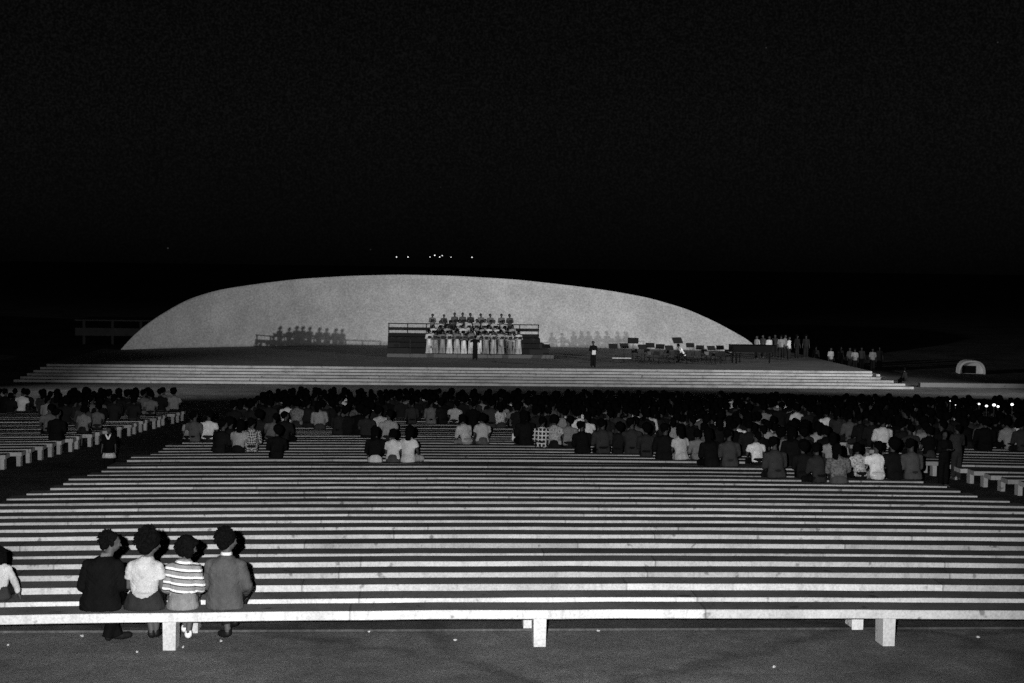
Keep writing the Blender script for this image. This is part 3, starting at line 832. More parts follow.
# ------------------------------------------------------------------ standing figures
def standing(kind, voxel=0.03, seed=1, arms='folder'):
    r = random.Random(seed); s = 1.0; out = {}
    H = 1.72 if kind != 'gown' else 1.62
    k = H / 1.75
    hc = Vector((0, 0.01, 1.63 * k)); yaw = R(r.uniform(-20, 20))
    bm = bmesh.new(); head(bm, hc, yaw, 0, 0, 1.02, True)
    caps(bm, (0, -0.01, 1.46 * k), (0, 0, 1.58 * k), 0.055, 0.05)
    loft(bm, [(0, 0, .88 * k, .14, .10), (0, 0, 1.0 * k, .15, .1), (0, 0, 1.12 * k, .12, .09), (0, 0, 1.3 * k, .15, .1), (0, 0, 1.42 * k, .14, .08), (0, 0, 1.47 * k, .07, .05)])
    if arms == 'folder': el = [(-.24, 0.03, 1.14 * k), (.24, 0.03, 1.14 * k)]; wr = [(-.10, .27, 1.2 * k), (.10, .27, 1.2 * k)]
    elif arms == 'raised': el = [(-.30, 0.12, 1.26 * k), (.30, 0.12, 1.26 * k)]; wr = [(-.28, .32, 1.42 * k), (.28, .32, 1.42 * k)]
    else: el = [(-.23, -0.02, 1.12 * k), (.23, -0.02, 1.12 * k)]; wr = [(-.25, .06, .88 * k), (.25, .06, .88 * k)]
    for i in (0, 1):
        sx = (-1, 1)[i]
        chain(bm, [(sx * .175, 0, 1.4 * k), el[i], wr[i]], [.05, .038, .028])
        hand(bm, wr[i], Vector(wr[i]) - Vector(el[i]), 1, sx, .5, False)
        chain(bm, [(sx * .085, 0, .9 * k), (sx * .095, .01, .5 * k), (sx * .1, 0, .08)], [.085, .058, .04])
        caps(bm, (sx * .1, -.03, .045), (sx * .12, .14, .035), .042, .035)
    out['body'] = fuse('person', bm, voxel * 0.8, 1); out['body'].materials.append(M['skin'])
    out['hair'] = hair(hc, {'gown': r.choice(['bob', 'afro', 'long']), 'suit': 'short', 'casual': r.choice(['short', 'afro'])}[kind], yaw, 0, 0, 1.05, 0.02, seed); out['hair'].materials.append(M['hair'])
    bm = bmesh.new()
    loft(bm, [(0, 0, (.86 if kind != 'gown' else 1.05) * k, .18, .135), (0, 0, 1.0 * k, .175, .13), (0, 0, 1.12 * k, .155, .12), (0, 0, 1.3 * k, .18, .13), (0, 0, 1.42 * k, .17, .11), (0, 0, 1.49 * k, .07, .065)])
    for i in (0, 1):
        sx = (-1, 1)[i]; e, w = Vector(el[i]), Vector(wr[i])
        caps(bm, (sx * .175, 0, 1.4 * k), e, .07, .055)
        if kind != 'casual': rod(bm, e, e.lerp(w, .92), .058, .05)
    out['top'] = fuse('shirt', bm, voxel, 1)
    bm = bmesh.new()
    if kind == 'gown':
        loft(bm, [(0, 0, .03, .25, .2), (0, 0, .3, .215, .18), (0, 0, .7, .17, .15), (0, 0, 1.0, .165, .13), (0, 0, 1.1 * k, .15, .12)], 24)
    else:
        loft(bm, [(0, 0, .78 * k, .16, .115), (0, 0, .9 * k, .17, .12), (0, 0, 1.02 * k, .155, .115)])
        for sx in (-1, 1): rod(bm, (sx * .088, 0, .84 * k), (sx * .1, 0, .09), .095, .08, 14)
    out['lower'] = fuse('trousers', bm, voxel, 1)
    if kind == 'gown': out['lower'].materials.append(M['gown'])
    sm = []
    for sx in (-1, 1):
        bm = bmesh.new(); caps(bm, (sx * .1, -.03, .05), (sx * .12, .14, .045), .05, .044); sm.append(fuse('shoe', bm, .022, 0))
    out['shoes'] = sm
    return out
G = [standing('gown', seed=i) for i in range(4)]
MS = [standing('suit', seed=20 + i) for i in range(3)]
CS = [standing('casual', seed=40 + i, arms='down') for i in range(3)]

# ------------------------------------------------------------------ stage
Y1 = 87.8; NS = 6; RISE, TREAD = 0.147, 0.62
XL, XR, YB = -26.2, 29.6, 118.5
ZF = ZST + NS * RISE
st = empty('stage_platform', ((XL + XR) / 2, Y1, ZST))
tag(st, 'broad low concrete stage with six long steps along its front and sides', 'stage')
for i in range(NS):
    bm = bmesh.new(); d = i * TREAD
    x0, x1, ya = XL + d * .38, XR - d * .55, Y1 + d
    z0 = ZST + i * RISE - (0.02 if i == 0 else 0); z1 = ZST + (i + 1) * RISE
    # two stones of slightly different tone are kept in the material; each step is one slab
    box(bm, ((x0 + x1) / 2 - st.location.x, (ya + YB) / 2 - Y1, (z0 + z1) / 2 - ZST + (0.0)), (x1 - x0, YB - ya, z1 - z0 - (0.0)), bev=0.012)
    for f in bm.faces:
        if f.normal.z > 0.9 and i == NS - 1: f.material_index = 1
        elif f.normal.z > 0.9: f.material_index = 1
    o = from_bm('step' if i < NS - 1 else 'stage_floor', bm, [M['step'], M['stage']], st)
    o.location.z += i * 0.0007

# shell
top_px = [(121, 351), (132, 337), (145, 325.5), (160, 315), (187, 299.5), (217, 290), (256, 284), (297, 279), (346, 276), (400, 274.5), (458, 276), (517, 279.5), (575, 286), (609, 290.5),
          (648, 297.5), (687, 309), (716, 322), (746, 338.6), (757, 348)]
def wy(x):
    u = (x - 0.6) / 24.0
    return 115.5 - (9.5 if u < 0 else 4.5) * u * u
def shell_pts():
    pts = []
    for px, py in top_px:
        x = 0
        for _ in range(6): x = x_at(px, wy(x), ZF + 2)
        h = 3.0
        for _ in range(10):
            yt = wy(x) - 0.035 * h * h
            h = max(0.02, z_at(py, x, yt) - ZF); x = x_at(px, yt, ZF + h)
        pts.append((x, h))
    return pts
sp = shell_pts()
def htop(x):
    for (a, b), (c, d) in zip(sp, sp[1:]):
        if a <= x <= c:
            t_ = (x - a) / (c - a); return b + (d - b) * t_
    return 0.02
def build_shell():
    bm = bmesh.new(); K = 150; J = 14; T = 0.22
    xa, xb = sp[0][0], sp[-1][0]
    # smooth the heights
    xs = [xa + (xb - xa) * (0.5 - 0.5 * math.cos(math.pi * k / K)) for k in range(K + 1)]
    hs = [htop(x) for x in xs]
    for _ in range(6): hs = [hs[0]] + [(hs[i - 1] + 2 * hs[i] + hs[i + 1]) / 4 for i in range(1, K)] + [hs[-1]]
    hs = [max(0.05, h) for h in hs]
    fr_, bk = [], []
    for x, h in zip(xs, hs):
        fr_.append([bm.verts.new((x, wy(x) - 0.035 * (h * j / J) ** 2, ZF - 0.02 + (h + .02) * j / J)) for j in range(J + 1)])
        bk.append([bm.verts.new((x, wy(x) + T - 0.035 * (h * j / J) ** 2, ZF - 0.02 + (h + .02) * j / J)) for j in range(J + 1)])
    for k in range(K):
        for j in range(J):
            bm.faces.new((fr_[k][j], fr_[k + 1][j], fr_[k + 1][j + 1], fr_[k][j + 1]))
            bm.faces.new((bk[k][j], bk[k][j + 1], bk[k + 1][j + 1], bk[k + 1][j]))
        bm.faces.new((fr_[k][J], fr_[k + 1][J], bk[k + 1][J], bk[k][J]))
        bm.faces.new((fr_[k][0], bk[k][0], bk[k + 1][0], fr_[k + 1][0]))
    for k in (0, K):
        for j in range(J):
            bm.faces.new((fr_[k][j], fr_[k][j + 1], bk[k][j + 1], bk[k][j]))
    bmesh.ops.recalc_face_normals(bm, faces=bm.faces)
    o = from_bm('acoustic_shell', bm, [M['shell']], smooth=False)
    for f in o.data.polygons: f.use_smooth = abs(f.normal.y) > 0.5
    tag(o, 'huge pale curved concrete band shell rising behind the choir', 'band shell')
build_shell()

# choir riser
def riser():
    xa, xb = x_at(388, 104, ZF + 1), x_at(539, 104, ZF + 1)
    root = empty('choir_riser', ((xa + xb) / 2, 100.4, ZF + 0.0)); ox, oy, oz = root.location
    tag(root, 'black stepped wooden riser with back railing under the choir', 'choir riser')
    lv = [(100.5, .25), (101.4, .6), (102.2, .95), (103.0, 1.3)]
    for i, (ya, h) in enumerate(lv):
        bm = bmesh.new(); ext = [0.75, 0.5, 0.25, 0][i]
        h0 = lv[i - 1][1] if i else 0
        box(bm, ((xa + xb + ext) / 2 - ox, (ya + 104.2) / 2 - oy, (h + h0) / 2 + 0.004), (xb - xa + ext, 104.2 - ya, h - h0 - 0.004), bev=.01)
        from_bm('riser_step', bm, [M['grey_wood'] if i == 0 else M['black_wood']], root)
    for z, hh in ((1.3 + .13, .25), (1.3 + .56, .22), (1.3 + .94, .07)):
        bm = bmesh.new(); box(bm, ((xa + xb) / 2 - ox, 104.1 - oy, z + .0), (xb - xa, .06, hh), bev=.006)
        from_bm('rail', bm, [M['black_wood']], root)
    for k in range(9):
        x = xa + .05 + (xb - xa - .1) * k / 8
        bm = bmesh.new(); box(bm, (x - ox, 104.17 - oy, 1.3 + .48), (.07, .06, .99), bev=.005); from_bm('post', bm, [M['black_wood']], root)
    return xa, xb
riser()
# choir
def zoompx(v): return 420 + v / 9.31
choir = []
frontw = [85, 145, 210, 275, 345, 408, 475, 555, 615, 685, 755, 830, 878, 918]
second = [125, 180, 250, 330, 400, 485, 585, 640, 720, 800, 860]
third = [190, 285, 370, 450, 525, 605, 690, 775]
fourth = [115, 222, 322, 396, 470, 567, 655, 757, 835]
rn = [('front', frontw, 100.9, .25), ('second', second, 101.8, .6), ('third', third, 102.6, .95), ('top', fourth, 103.45, 1.3)]
cr = random.Random(5)
folder_me = None
for ri, (nm, lst, y, h) in enumerate(rn):
    for k, v in enumerate(lst):
        px = zoompx(v); z = ZF + h + .004; yy = y + cr.uniform(-.08, .08)
        x = x_at(px, yy, z + 1)
        pos = 'leftmost' if k == 0 else 'rightmost' if k == len(lst) - 1 else ordinal(k) + ' from left'
        rz = math.pi + R(cr.uniform(-8, 8)) + (x + 2.3) * 0.03
        if ri < 2:
            lab = 'choir woman in long pale gown, %s in the %s row of the choir' % (pos, nm)
            low = cr.uniform(.2, .65) if ri == 0 else .4; top = cr.choice([.15, .3, .5]) if ri == 0 else cr.choice([.05, .25, .5])
            if ri == 0 and k in (11, 12): low = .2
            p = put_person(cr.choice(G), (x, yy, z), rz, lab, 'choir singers', top=top, low=low, names=('bodice', 'gown_skirt'), extra=False)
        elif ri == 2:
            top = cr.choice([.04, .25, .4]); p = put_person(cr.choice(G + MS), (x, yy, z), rz, 'choir singer in %s top, %s in the third row of the choir' % ('dark' if top < .1 else 'pale', pos), 'choir singers', top=top, low=.1, extra=False)
        else:
            top = cr.choice([.04, .08, .14]) ; p = put_person(cr.choice(MS), (x, yy, z), rz, 'choir man in grey jacket, %s in the top row of the choir' % pos, 'choir singers', top=top, low=.03, extra=False, names=('jacket', 'trousers'))
        k_ = cr.uniform(.93, 1.05); p.scale = (k_, k_, k_)
        f = Vector((-math.sin(rz), math.cos(rz), 0))
        if folder_me is None:
            bm = bmesh.new(); box(bm, (0, 0, 0), (.25, .02, .18), bev=.004)
            folder_me = bpy.data.meshes.new('music_folder'); bm.to_mesh(folder_me); bm.free(); folder_me.materials.append(M['folder'])
        fo = bpy.data.objects.new('music_folder', folder_me); COL.objects.link(fo)
        kz = (1.2 if ri < 3 else 1.24)
        fo.location = Vector((x, yy, z + kz)) + f * .36; fo.rotation_euler = (R(-25), 0, rz)
        tag(fo, 'black music folder held open by the %s singer of the choir\'s %s row' % (pos.replace(' from left', '-from-left'), nm), 'folder', 'folders held by the choir')
# conductor
zf = ZF
x = x_at(475, 98.3, zf)
put_person(standing('suit', seed=77, arms='raised'), (x, 98.3, zf), 0.0, 'conductor in black suit standing with back turned in front of the choir', None, top=.008, low=.008, names=('jacket', 'trousers'))
# presenter
x = x_at(593, 92.2, zf)
put_person(standing('suit', seed=78), (x, 92.2, zf), math.pi, 'man in black suit standing alone right of the choir holding a paper', None, top=.01, low=.01, names=('jacket', 'trousers'))
bm = bmesh.new(); box(bm, (0, 0, 0), (.24, .006, .3)); o = from_bm('paper_sheet', bm, [M['paper']]); o.location = (x, 91.86, zf + 1.0); o.rotation_euler = (R(20), 0, 0)
tag(o, 'white sheet of paper held by the man in black suit on stage', 'paper')

# music stands
def music_stand(tall=1.08):
    root = empty('music_stand', (0, 0, 0))
    bm = bmesh.new(); rod(bm, (0, 0, .02), (0, 0, tall), .018); from_bm('pole', bm, [M['black_metal']], root)
    for k in range(3):
        a = k * 2.094 + .3
        bm = bmesh.new(); rod(bm, (0, 0, .22), (.26 * math.cos(a), .26 * math.sin(a), .012), .014); from_bm('leg', bm, [M['black_metal']], root)
    bm = bmesh.new(); box(bm, (0, -.02, tall + .1), (.62, .03, .36), Euler((R(-35), 0, 0)).to_matrix(), .006); box(bm, (0, -.13, tall - .06), (.62, .08, .02))
    from_bm('desk', bm, [M['black_wood']], root)
    return root
def copy_tree(o):
    c = o.copy(); COL.objects.link(c)
    for ch in [q for q in bpy.data.objects if q.parent == o]:
        d = ch.copy(); COL.objects.link(d); d.parent = c
    return c
ms0 = music_stand(); first = True
stands = [(613, 96.5, 0, 1), (624, 97.2, 15, 1), (633, 99, -10, 1.22), (642, 96.3, 20, .98), (650, 98, 0, 1), (660, 97, -20, .98), (669, 96.2, 10, .95), (677, 98.6, 25, 1.28),
          (690, 99.6, 0, .95), (700, 98, -15, .9), (711, 97, 10, .92), (720, 98.5, 0, .88), (546, 97.5, 160, .9)]
for k, (px, y, a, sc) in enumerate(stands):
    o = ms0 if first else copy_tree(ms0); first = False
    x = x_at(px, y, zf + 1); o.location = (x, y, zf); o.rotation_euler = (0, 0, R(a)); o.scale = (sc, sc, sc)
    tag(o, ('black music stand alone at the right foot of the choir riser' if px == 546 else 'black music stand %s in the line between the standing man and the piano' % ('leftmost' if k == 0 else 'rightmost' if k == 11 else ordinal(k) + ' from left')), 'music stand', 'music stands on the stage')
# chairs
def stage_chair(m):
    root = empty('folding_chair', (0, 0, 0))
    bm = bmesh.new(); box(bm, (0, 0, .45), (.42, .4, .04), bev=.01); from_bm('seat', bm, [m], root)
    bm = bmesh.new(); box(bm, (0, .2, .75), (.4, .03, .26), Euler((R(-8), 0, 0)).to_matrix(), .01); from_bm('backrest', bm, [m], root)
    for sx in (-1, 1):
        bm = bmesh.new(); rod(bm, (sx * .19, -.22, .01), (sx * .19, .22, .88), .014); from_bm('frame', bm, [m], root)
        bm = bmesh.new(); rod(bm, (sx * .17, .22, .01), (sx * .17, -.16, .45), .014); from_bm('leg', bm, [m], root)
    return root
ch0 = stage_chair(M['black_metal']); ch1 = None; used = set()
chairs = [(639, 97, 200, 0), (647, 99, 160, 0), (656, 96, 180, 0), (665, 98, 210, 0), (684, 97.2, 90, 0), (696, 96, 190, 0), (704, 99, 170, 0), (713, 95.6, 200, 0), (723, 97, 150, 0), (635, 98, 10, 0), (651, 95.6, 30, 0), (672, 95.9, -20, 0), (677, 97, 160, 0), (690, 95.4, 0, 0), (708, 96, 20, 0), (718, 95.3, 170, 0), (728, 98.6, 0, 0)]
crank = [sorted(c[0] for c in chairs).index(c[0]) for c in chairs]
for k, (px, y, a, pale) in enumerate(chairs):
    src = ch1 if pale else ch0
    o = src if src not in used else copy_tree(src); used.add(src)
    o.location = (x_at(px, y, zf + .5), y, zf); o.rotation_euler = (0, 0, R(a))
    lab = 'dark folding chair, %s of the dark chairs among the music stands' % ('leftmost' if crank[k] == 0 else 'eighteenth from left' if k == 99 else ordinal(crank[k]) + ' from left')
    tag(o, lab, 'chair', 'chairs on the stage')
xx = [x_at(p, 95.2, zf + .4) for p in (612, 631)]
root = empty('low_bench', ((xx[0] + xx[1]) / 2, 95.2, zf)); tag(root, 'low pale-edged bench on the stage right of the standing man', 'bench')
bm = bmesh.new(); box(bm, (0, 0, .44), (xx[1] - xx[0], .34, .06), bev=.01); from_bm('seat', bm, [M['pale_metal']], root)
for sx in (-1, 1):
    for sy in (-1, 1):
        bm = bmesh.new(); rod(bm, (sx * .52, sy * .13, 0), (sx * .5, sy * .12, .41), .016); from_bm('leg', bm, [M['black_metal']], root)
# white-shirted musician on a chair
mus = seated(dict(s=1, lean=.22, head=.72, fwd=.1, nod=R(-25), hair='short', bulk=.03, hw=.17, sleeve='long', elb=[(-.24, .22, .3), (.24, .22, .3)], wri=[(-.1, .48, .22), (.1, .48, .22)]), .022, False)
x = x_at(684, 97.2, zf + .5)
put_person(mus, (x, 97.2, zf + .48), R(75), 'musician in white shirt bending forward on a chair among the music stands', None, top=.85, low=.02)
# microphone stands
for k, (px, y, lab) in enumerate(((410, 97, 'thin microphone stand standing left in front of the choir riser'), (494, 96.6, 'thin microphone stand standing just right of the conductor'))):
    root = empty('microphone_stand', (x_at(px, y, zf), y, zf)); tag(root, lab, 'microphone stand', 'microphone stands')
    bm = bmesh.new(); rod(bm, (0, 0, .02), (0, 0, 1.5), .014); from_bm('pole', bm, [M['black_metal']], root)
    bm = bmesh.new(); rod(bm, (0, 0, 0), (0, 0, .03), .14, .13, 16); from_bm('base', bm, [M['black_metal']], root)
    bm = bmesh.new(); rod(bm, (0, 0, 1.5), (0, .12, 1.56), .022, .03); from_bm('microphone', bm, [M['black_metal']], root)
# grand piano
def piano():
    y = 97.5; xa, xb = x_at(731, y, zf + 1), x_at(776, y, zf + 1)
    L = xb - xa
    root = empty('grand_piano', ((xa + xb) / 2, y, zf)); tag(root, 'black grand piano at the right end of the stage', 'piano')
    W = 1.5; h0, h1 = .82, 1.25
    # outline: keyboard on the left end, tail to the right
    out = [(-L / 2, -W / 2), (L * .15, -W / 2)]
    for k in range(13):
        a = -math.pi / 2 + math.pi * k / 12; out.append((L * .36 + .4 * math.cos(a), -W * .1 + (W * .4) * math.sin(a) * 1.0))
    out += [(L * .1, W / 2 - .02), (-L / 2, W / 2)]
    def slab(bm, z0, z1, grow=0.0):
        lo = [bm.verts.new((x * (1 + grow), y_ * (1 + grow), z0)) for x, y_ in out]; hi = [bm.verts.new((x * (1 + grow), y_ * (1 + grow), z1)) for x, y_ in out]
        n = len(out); bm.faces.new(list(reversed(lo))); bm.faces.new(hi)
        for i in range(n): bm.faces.new((lo[i], lo[(i + 1) % n], hi[(i + 1) % n], hi[i]))
    bm = bmesh.new(); slab(bm, h0, h1); bmesh.ops.recalc_face_normals(bm, faces=bm.faces); from_bm('case', bm, [M['piano_black']], root)
    bm = bmesh.new(); slab(bm, h1 + .004, h1 + .04, .015); bmesh.ops.recalc_face_normals(bm, faces=bm.faces); from_bm('lid', bm, [M['piano_black']], root)
    bm = bmesh.new(); box(bm, (-L / 2 - .14, 0, .74), (.28, W * .96, .1), bev=.01); from_bm('keyboard', bm, [M['piano_black']], root)
    bm = bmesh.new(); box(bm, (-L / 2 - .13, 0, .797), (.15, W * .84, .01)); from_bm('keys', bm, [M['paper']], root)
    for lx, ly in ((-L * .42, -W * .4), (-L * .42, W * .4), (L * .36, 0)):
        bm = bmesh.new(); rod(bm, (lx, ly, .06), (lx, ly, .73), .05, .08, 10); ball(bm, (lx, ly, .05), .05); from_bm('leg', bm, [M['piano_black']], root)
    bm = bmesh.new(); rod(bm, (-L * .3, 0, .1), (-L * .3, 0, .73), .04); box(bm, (-L * .3, 0, .1), (.1, .4, .05)); from_bm('pedal_lyre', bm, [M['piano_black']], root)
    # bench
    r2 = empty('piano_bench', (xa - .7, y, zf)); tag(r2, 'black piano bench at the left of the grand piano', 'bench')
    bm = bmesh.new(); box(bm, (0, 0, .47), (.36, .75, .08), bev=.02); from_bm('seat', bm, [M['black_wood']], r2)
    for a in (-1, 1):
        for b in (-1, 1):
            bm = bmesh.new(); rod(bm, (a * .14, b * .32, .0), (a * .14, b * .32, .43), .022, .028); from_bm('leg', bm, [M['black_wood']], r2)
piano()
# onlookers at the right
onl = [(757, 101.5, .35, 'pale shirt right behind the grand piano, leftmost onlooker'), (769, 101, .5, 'white shirt behind the grand piano, second onlooker from left'),
       (781, 102, .3, 'grey shirt right of the piano, third onlooker from left'), (789, 100.5, .55, 'white shirt, fourth onlooker from left, right of the piano'),
       (775, 103.5, .03, 'dark shirt standing behind the pale-shirted onlookers'), (797, 103, .02, 'dark clothes, rightmost of the onlookers gathered by the piano'),
       (831, 102.5, .4, 'light shirt standing alone beyond the right side of the stage'), (850, 103, .1, 'dark grey shirt left of the pair at the far right'),
       (855, 101.5, .35, 'light shirt, middle one of three standing far right of the piano'), (862, 103.5, .05, 'dark clothes behind the far right onlookers'),
       (873, 102, .3, 'pale shirt, last standing onlooker on the far right'), (816, 104, .03, 'dark clothes between the piano group and the lone light shirt'),
       (763, 103, .06, 'charcoal clothes between the first and second pale shirts by the piano'), (785, 103.5, .2, 'grey top half hidden between the third and fourth onlookers'),
       (806, 103, .025, 'black clothes just right of the group by the piano'), (841, 104, .03, 'dark clothes right of the lone light shirt'), (880, 104, .02, 'black clothes at the very end of the onlookers')]
for k, (px, y, tone, lab) in enumerate(onl):
    y += 0.8; x = x_at(px, y, zf + 1); inside = x < XR - 2
    put_person(CS[k % 3], (x, y, zf if inside else ZST), R(random.choice([160, 200, 120, 230])), 'person in ' + lab, 'onlookers right of the stage', top=tone, low=.02, extra=False)
# dark person sitting on the side steps
n_ = put_person(V[0], (x_at(904, 88.9, ZST + .3), 88.6, ZST + .43), R(40), 'dark-clad person sitting on the right end of the stage steps', None, top=.012, low=.01, extra=False)
# standing child in the left aisle, man in the right aisle
ya = 35.2; xa = x_at(109, ya, gz(ya))
kid = standing('gown', seed=60, arms='down')
o = put_person(CS[1], (xa, ya, gz(ya)), math.pi, 'child in black jacket with white collar and pale hem standing in the left aisle', None, top=.006, low=.006, extra=False, names=('jacket', 'skirt'))
o.scale = (.66, .66, .66)
bm = bmesh.new()
for sx in (-1, 1): box(bm, (sx * .045, .148, 1.36), (.05, .02, .2), Euler((0, R(-sx * -24), 0)).to_matrix(), .006)
c = from_bm('collar', bm, [M['paper']], o)
bm = bmesh.new(); loft(bm, [(0, 0, .58, .27, .21), (0, 0, .75, .22, .17)], 24); c = from_bm('skirt_hem', bm, [M['cloth']], o, .5, True)
ya = 32.6; xa = x_at(943, ya, gz(ya))
o = put_person(MS[1], (xa, ya, gz(ya)), R(200), 'person in black suit standing in the right aisle facing the camera', None, top=.008, low=.008, extra=False, names=('jacket', 'trousers'))
o.scale = (.78, .78, .78)
ya = 34.2; xa = x_at(956, ya, gz(ya))
o = put_person(MS[0], (xa, ya, gz(ya)), R(10), 'person in dark grey coat standing behind the black-suited man in the right aisle', None, top=.035, low=.03, extra=False, names=('coat', 'trousers'))
o.scale = (.8, .8, .8)
# bag on a bench
n, x = row_for(516, 440, 'C')
bm = bmesh.new(); box(bm, (0, 0, .10), (.26, .12, .2), bev=.015)
for v in bm.verts:
    if v.co.z > .15: v.co.y *= .5; v.co.x *= .94
rod(bm, (-.05, 0, .2), (-.03, 0, .26), .006); rod(bm, (.05, 0, .2), (.03, 0, .26), .006); rod(bm, (-.03, 0, .26), (.03, 0, .26), .006)
o = from_bm('paper_bag', bm, [M['paper']]); o.location = (x, rows[n][0] + .15 - sag(x), rows[n][1])
tag(o, 'small white paper bag standing on a bench near the centre of the crowd', 'bag')
# scraps of paper on the ground
lr = random.Random(4)
for px, py, wh in ((8, 646, 'at the far left of the foreground ground'), (82, 637, 'on the ground left of the dark-jacketed man\'s feet'), (137, 653, 'on the ground below the woman with the afro'), (183, 648, 'beside the left bench leg'), (221, 642, 'under the feet of the man in grey'),
                   (369, 630, 'between the left and middle bench legs, near the bench'), (455, 641, 'halfway toward the middle bench leg'), (598, 629, 'just right of the middle bench leg'), (774, 668, 'lower right of the foreground'), (978, 638, 'near the right edge of the foreground')):
    a, b = 9.0, 16.85
    for _ in range(30):
        m_ = (a + b) / 2
        if proj(x_at(px, m_, gz(m_)), m_, gz(m_))[1] > py: a = m_
        else: b = m_
    bm = bmesh.new(); ball(bm, (0, 0, .012), (lr.uniform(.012, .024), lr.uniform(.012, .024), .012), None, 2)
    for v in bm.verts: v.co *= lr.uniform(.7, 1.25)
    o = from_bm('paper_scrap', bm, [M['scrap']]); o.location = (x_at(px, a, gz(a)), a, gz(a)); o.rotation_euler = (0, 0, lr.uniform(0, 6))
    tag(o, 'tiny white scrap of paper ' + wh, 'litter', 'paper scraps on the foreground ground')
# small lit lamps in the crowd at far right
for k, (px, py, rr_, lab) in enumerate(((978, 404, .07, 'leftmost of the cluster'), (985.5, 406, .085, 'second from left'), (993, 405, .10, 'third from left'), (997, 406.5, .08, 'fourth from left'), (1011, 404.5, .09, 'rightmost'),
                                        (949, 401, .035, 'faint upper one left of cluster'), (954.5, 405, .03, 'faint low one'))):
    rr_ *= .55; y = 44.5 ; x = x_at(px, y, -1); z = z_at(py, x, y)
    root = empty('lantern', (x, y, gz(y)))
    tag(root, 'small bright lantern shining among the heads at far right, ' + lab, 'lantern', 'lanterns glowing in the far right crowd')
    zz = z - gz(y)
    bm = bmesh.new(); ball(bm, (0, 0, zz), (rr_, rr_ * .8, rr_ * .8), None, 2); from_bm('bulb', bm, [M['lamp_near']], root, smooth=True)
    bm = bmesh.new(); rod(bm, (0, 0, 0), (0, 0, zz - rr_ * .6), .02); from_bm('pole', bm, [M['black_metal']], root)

# ------------------------------------------------------------------ surroundings
# vaulted hatch
def hatch():
    y = 102.0; x = x_at(970.5, y, ZST); W, H, D = 1.9, 0.98, 1.5
    root = empty('arched_shelter', (x, y, ZST), R(-14)); tag(root, 'small pale arched shelter with dark rectangular opening beyond the stage\'s right end', 'shelter')
    bm = bmesh.new(); K = 20
    def ring(sc, yy): return [bm.verts.new(((W / 2) * sc * math.copysign(abs(math.cos(math.pi * k / K)) ** .75, math.cos(math.pi * k / K)), yy, H * sc * (math.sin(math.pi * k / K) ** .75) if 0 < k < K else 0)) for k in range(K + 1)]
    a, b, c, d = ring(1, -D / 2), ring(.87, -D / 2), ring(.87, D / 2), ring(1, D / 2)
    for k in range(K):
        for p, q in ((a, b), (b, c), (c, d), (d, a)): bm.faces.new((p[k], p[k + 1], q[k + 1], q[k]))
    bmesh.ops.recalc_face_normals(bm, faces=bm.faces); from_bm('vault', bm, [M['render']], root)
    bm = bmesh.new(); e = [v for v in ring(.865, -D / 2 + .35)]; e2 = ring(.865, -D / 2 + .45)
    bm.faces.new(e); bm.faces.new(list(reversed(e2)))
    for k in range(K): bm.faces.new((e[k], e2[k], e2[k + 1], e[k + 1]))
    bmesh.ops.recalc_face_normals(bm, faces=bm.faces); from_bm('end_wall', bm, [M['render']], root)
    bm = bmesh.new(); box(bm, (-.17, -D / 2 + .335, .3), (.98, .02, .56)); from_bm('opening', bm, [M['dark_opening']], root)
hatch()
# low pavilion
def pavilion():
    y = 125.0; xa = x_at(70, y, -2); xb = x_at(200, y, -2)
    root = empty('pavilion', ((xa + xb) / 2, y, ZST)); tag(root, 'low dim pavilion with flat roof and pale parapet beyond the left tip of the shell', 'building')
    zt = [z_at(p, xa + 3, y) - ZST for p in (320.5, 322, 329, 337)]
    L = xb - xa; o_ = 0
    bm = bmesh.new(); box(bm, (0, 2, (zt[2] + zt[3]) / 2), (L, .3, zt[2] - zt[3]), bev=.02); from_bm('parapet', bm, [M['dim_render']], root)
    bm = bmesh.new(); box(bm, (0, 5, (zt[0] + zt[1]) / 2), (L, 6.5, zt[0] - zt[1]), bev=.02); from_bm('roof', bm, [M['dim_render']], root)
    bm = bmesh.new(); box(bm, (0, 6.4, (zt[1]) / 2), (L - .6, .3, zt[1] - .01)); from_bm('back_wall', bm, [M['dark_opening']], root)
    for k in range(5):
        bm = bmesh.new(); rod(bm, (-L / 2 + .6 + k * (L - 1.2) / 4, 2.6, 0), (-L / 2 + .6 + k * (L - 1.2) / 4, 2.6, zt[1] - .005), .14, None, 12); from_bm('column', bm, [M['dim_render']], root)
pavilion()
# kerb right of the steps
bm = bmesh.new(); rod_pts = []
o = None
bm = bmesh.new(); box(bm, (0, 0, .12), (46, .5, .3), bev=.02)
o = from_bm('kerb', bm, [M['stage']]); o.location = (XR + 24, 88.5, ZST); o.rotation_euler = (0, 0, R(-3)); o['kind'] = 'structure'
# street lamps far away
lm0 = None
for k, (px, py, r_, lab) in enumerate(((396.5, 257, .5, 'leftmost of the far row'), (408, 257, .5, 'second from left'), (430, 257, .38, 'third from left, faint'), (434.7, 255.3, .55, 'brightest and highest, fourth from left'),
                             (439.7, 257, .5, 'fifth from left'), (442.2, 255.6, .45, 'sixth from left'), (451, 257.2, .35, 'seventh from left, faint'), (472, 257.3, .5, 'rightmost of the far row'))):
    y = 1300.0; x = x_at(px, y, 10); z = z_at(py, x, y)
    root = empty('street_lamp', (x, y, ZST)); tag(root, 'tiny distant street lamp shining above the shell, ' + lab, 'street lamp', 'distant lights above the shell')
    bm = bmesh.new(); ball(bm, (0, 0, z - ZST), r_, None, 2); from_bm('lamp_head', bm, [M['lamp_far']], root)
    bm = bmesh.new(); rod(bm, (0, 0, 0), (0, 0, z - ZST - r_ * .8), .12, .08); from_bm('pole', bm, [M['black_metal']], root)

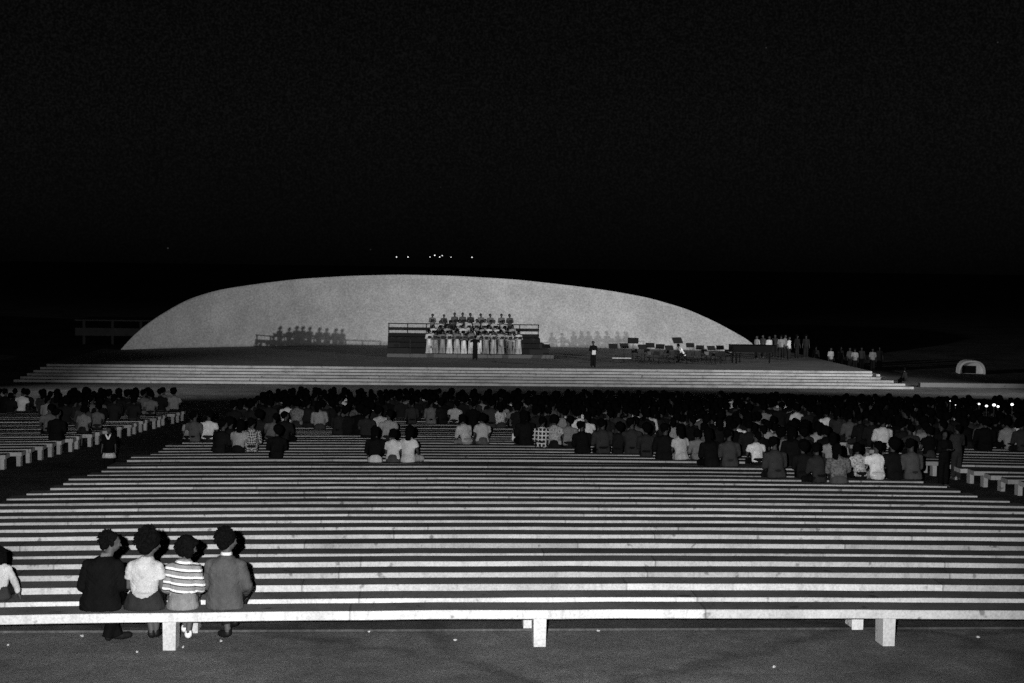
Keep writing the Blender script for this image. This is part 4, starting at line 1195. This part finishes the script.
# ------------------------------------------------------------------ light
w = bpy.data.worlds.new('World'); S.world = w; w.use_nodes = True
t = w.node_tree; bg = t.nodes['Background']
sky = t.nodes.new('ShaderNodeTexSky'); sky.sky_type = 'NISHITA'; sky.sun_disc = False
sky.sun_elevation = R(12); sky.sun_rotation = R(200); sky.air_density = 1.0
bw = t.nodes.new('ShaderNodeRGBToBW'); t.links.new(sky.outputs[0], bw.inputs[0])
# a thin scatter of faint stars
tc = t.nodes.new('ShaderNodeTexCoord'); vo = N(t, 'ShaderNodeTexVoronoi', Scale=42); t.links.new(tc.outputs['Generated'], vo.inputs['Vector'])
sr = ramp(t, vo.outputs['Distance'], [(0.0, 1.0), (0.022, 0.6), (0.034, 0.0)])
sep = t.nodes.new('ShaderNodeSeparateColor'); t.links.new(vo.outputs['Color'], sep.inputs[0])
sr2 = ramp(t, sep.outputs[0], [(0.0, 0.0), (0.6, 0.0), (1.0, 1.0)])
stars = mul(t, sr, sr2)
bg.inputs[1].default_value = 0.0003
sz = t.nodes.new('ShaderNodeSeparateXYZ'); t.links.new(tc.outputs['Generated'], sz.inputs[0])
fade = ramp(t, sz.outputs[2], [(0.0, 0.12), (0.1, 1.0)])      # dims the added grain towards the horizon to soften the ground edge
wn = t.nodes.new('ShaderNodeTexNoise'); wn.inputs['Scale'].default_value = 620; wn.inputs['Detail'].default_value = 1; t.links.new(tc.outputs['Generated'], wn.inputs['Vector'])
sky_grain = ramp(t, wn.outputs['Fac'], [(0.3, 0.0), (0.5, 0.35), (0.72, 1.0)])   # film-like grain added to the sky brightness, lifting its level
addn = t.nodes.new('ShaderNodeMix'); addn.data_type = 'RGBA'; addn.blend_type = 'ADD'; addn.inputs[0].default_value = 1.0
sc_ = mul(t, stars, 150.0)
t.links.new(bw.outputs[0], addn.inputs[6]); t.links.new(sc_, addn.inputs[7])
t.links.new(mul(t, addn.outputs[2], mul(t, mul(t, sky_grain, 12.0), fade), 'ADD'), bg.inputs[0])

def lamp(name, kind, loc, target, power, radius, angle=60, blend=.5):
    l = bpy.data.lights.new(name, kind); l.energy = power; l.shadow_soft_size = radius
    o = bpy.data.objects.new(name, l); COL.objects.link(o); o.location = loc
    if kind == 'SPOT': l.spot_size = R(angle); l.spot_blend = blend
    o.rotation_euler = (Vector(target) - Vector(loc)).to_track_quat('-Z', 'Y').to_euler()
    return o
right = cam_rot @ Vector((1, 0, 0)); fwd = cam_rot @ Vector((0, 0, -1))
FL = CAM - right * 0.45 + Vector((0, 0, 0.22))
lamp('camera_flash', 'SPOT', FL, FL + fwd * 30 + Vector((0, 0, -.4)), 23500, 0.04, 61, 0.75)
# floodlights of the stage, standing left and right of the seating
lamp('flood_right', 'SPOT', (53, 62, 7.4), (7, 109, -1.2), 96000, 0.3, 40, 1.0)
lamp('flood_left', 'SPOT', (-45, 52, 9.0), (15, 108, -1.2), 98000, 0.3, 38, 1.0)

S.view_settings.view_transform = 'Standard'; S.view_settings.look = 'None'
S.view_settings.exposure = 0; S.view_settings.gamma = 1
S.render.engine = 'CYCLES'
S.cycles.max_bounces = 3; S.cycles.diffuse_bounces = 2
S.cycles.use_denoising = False
S.cycles.sample_clamp_indirect = 0.4

bpy.data.scenes.remove(WS)
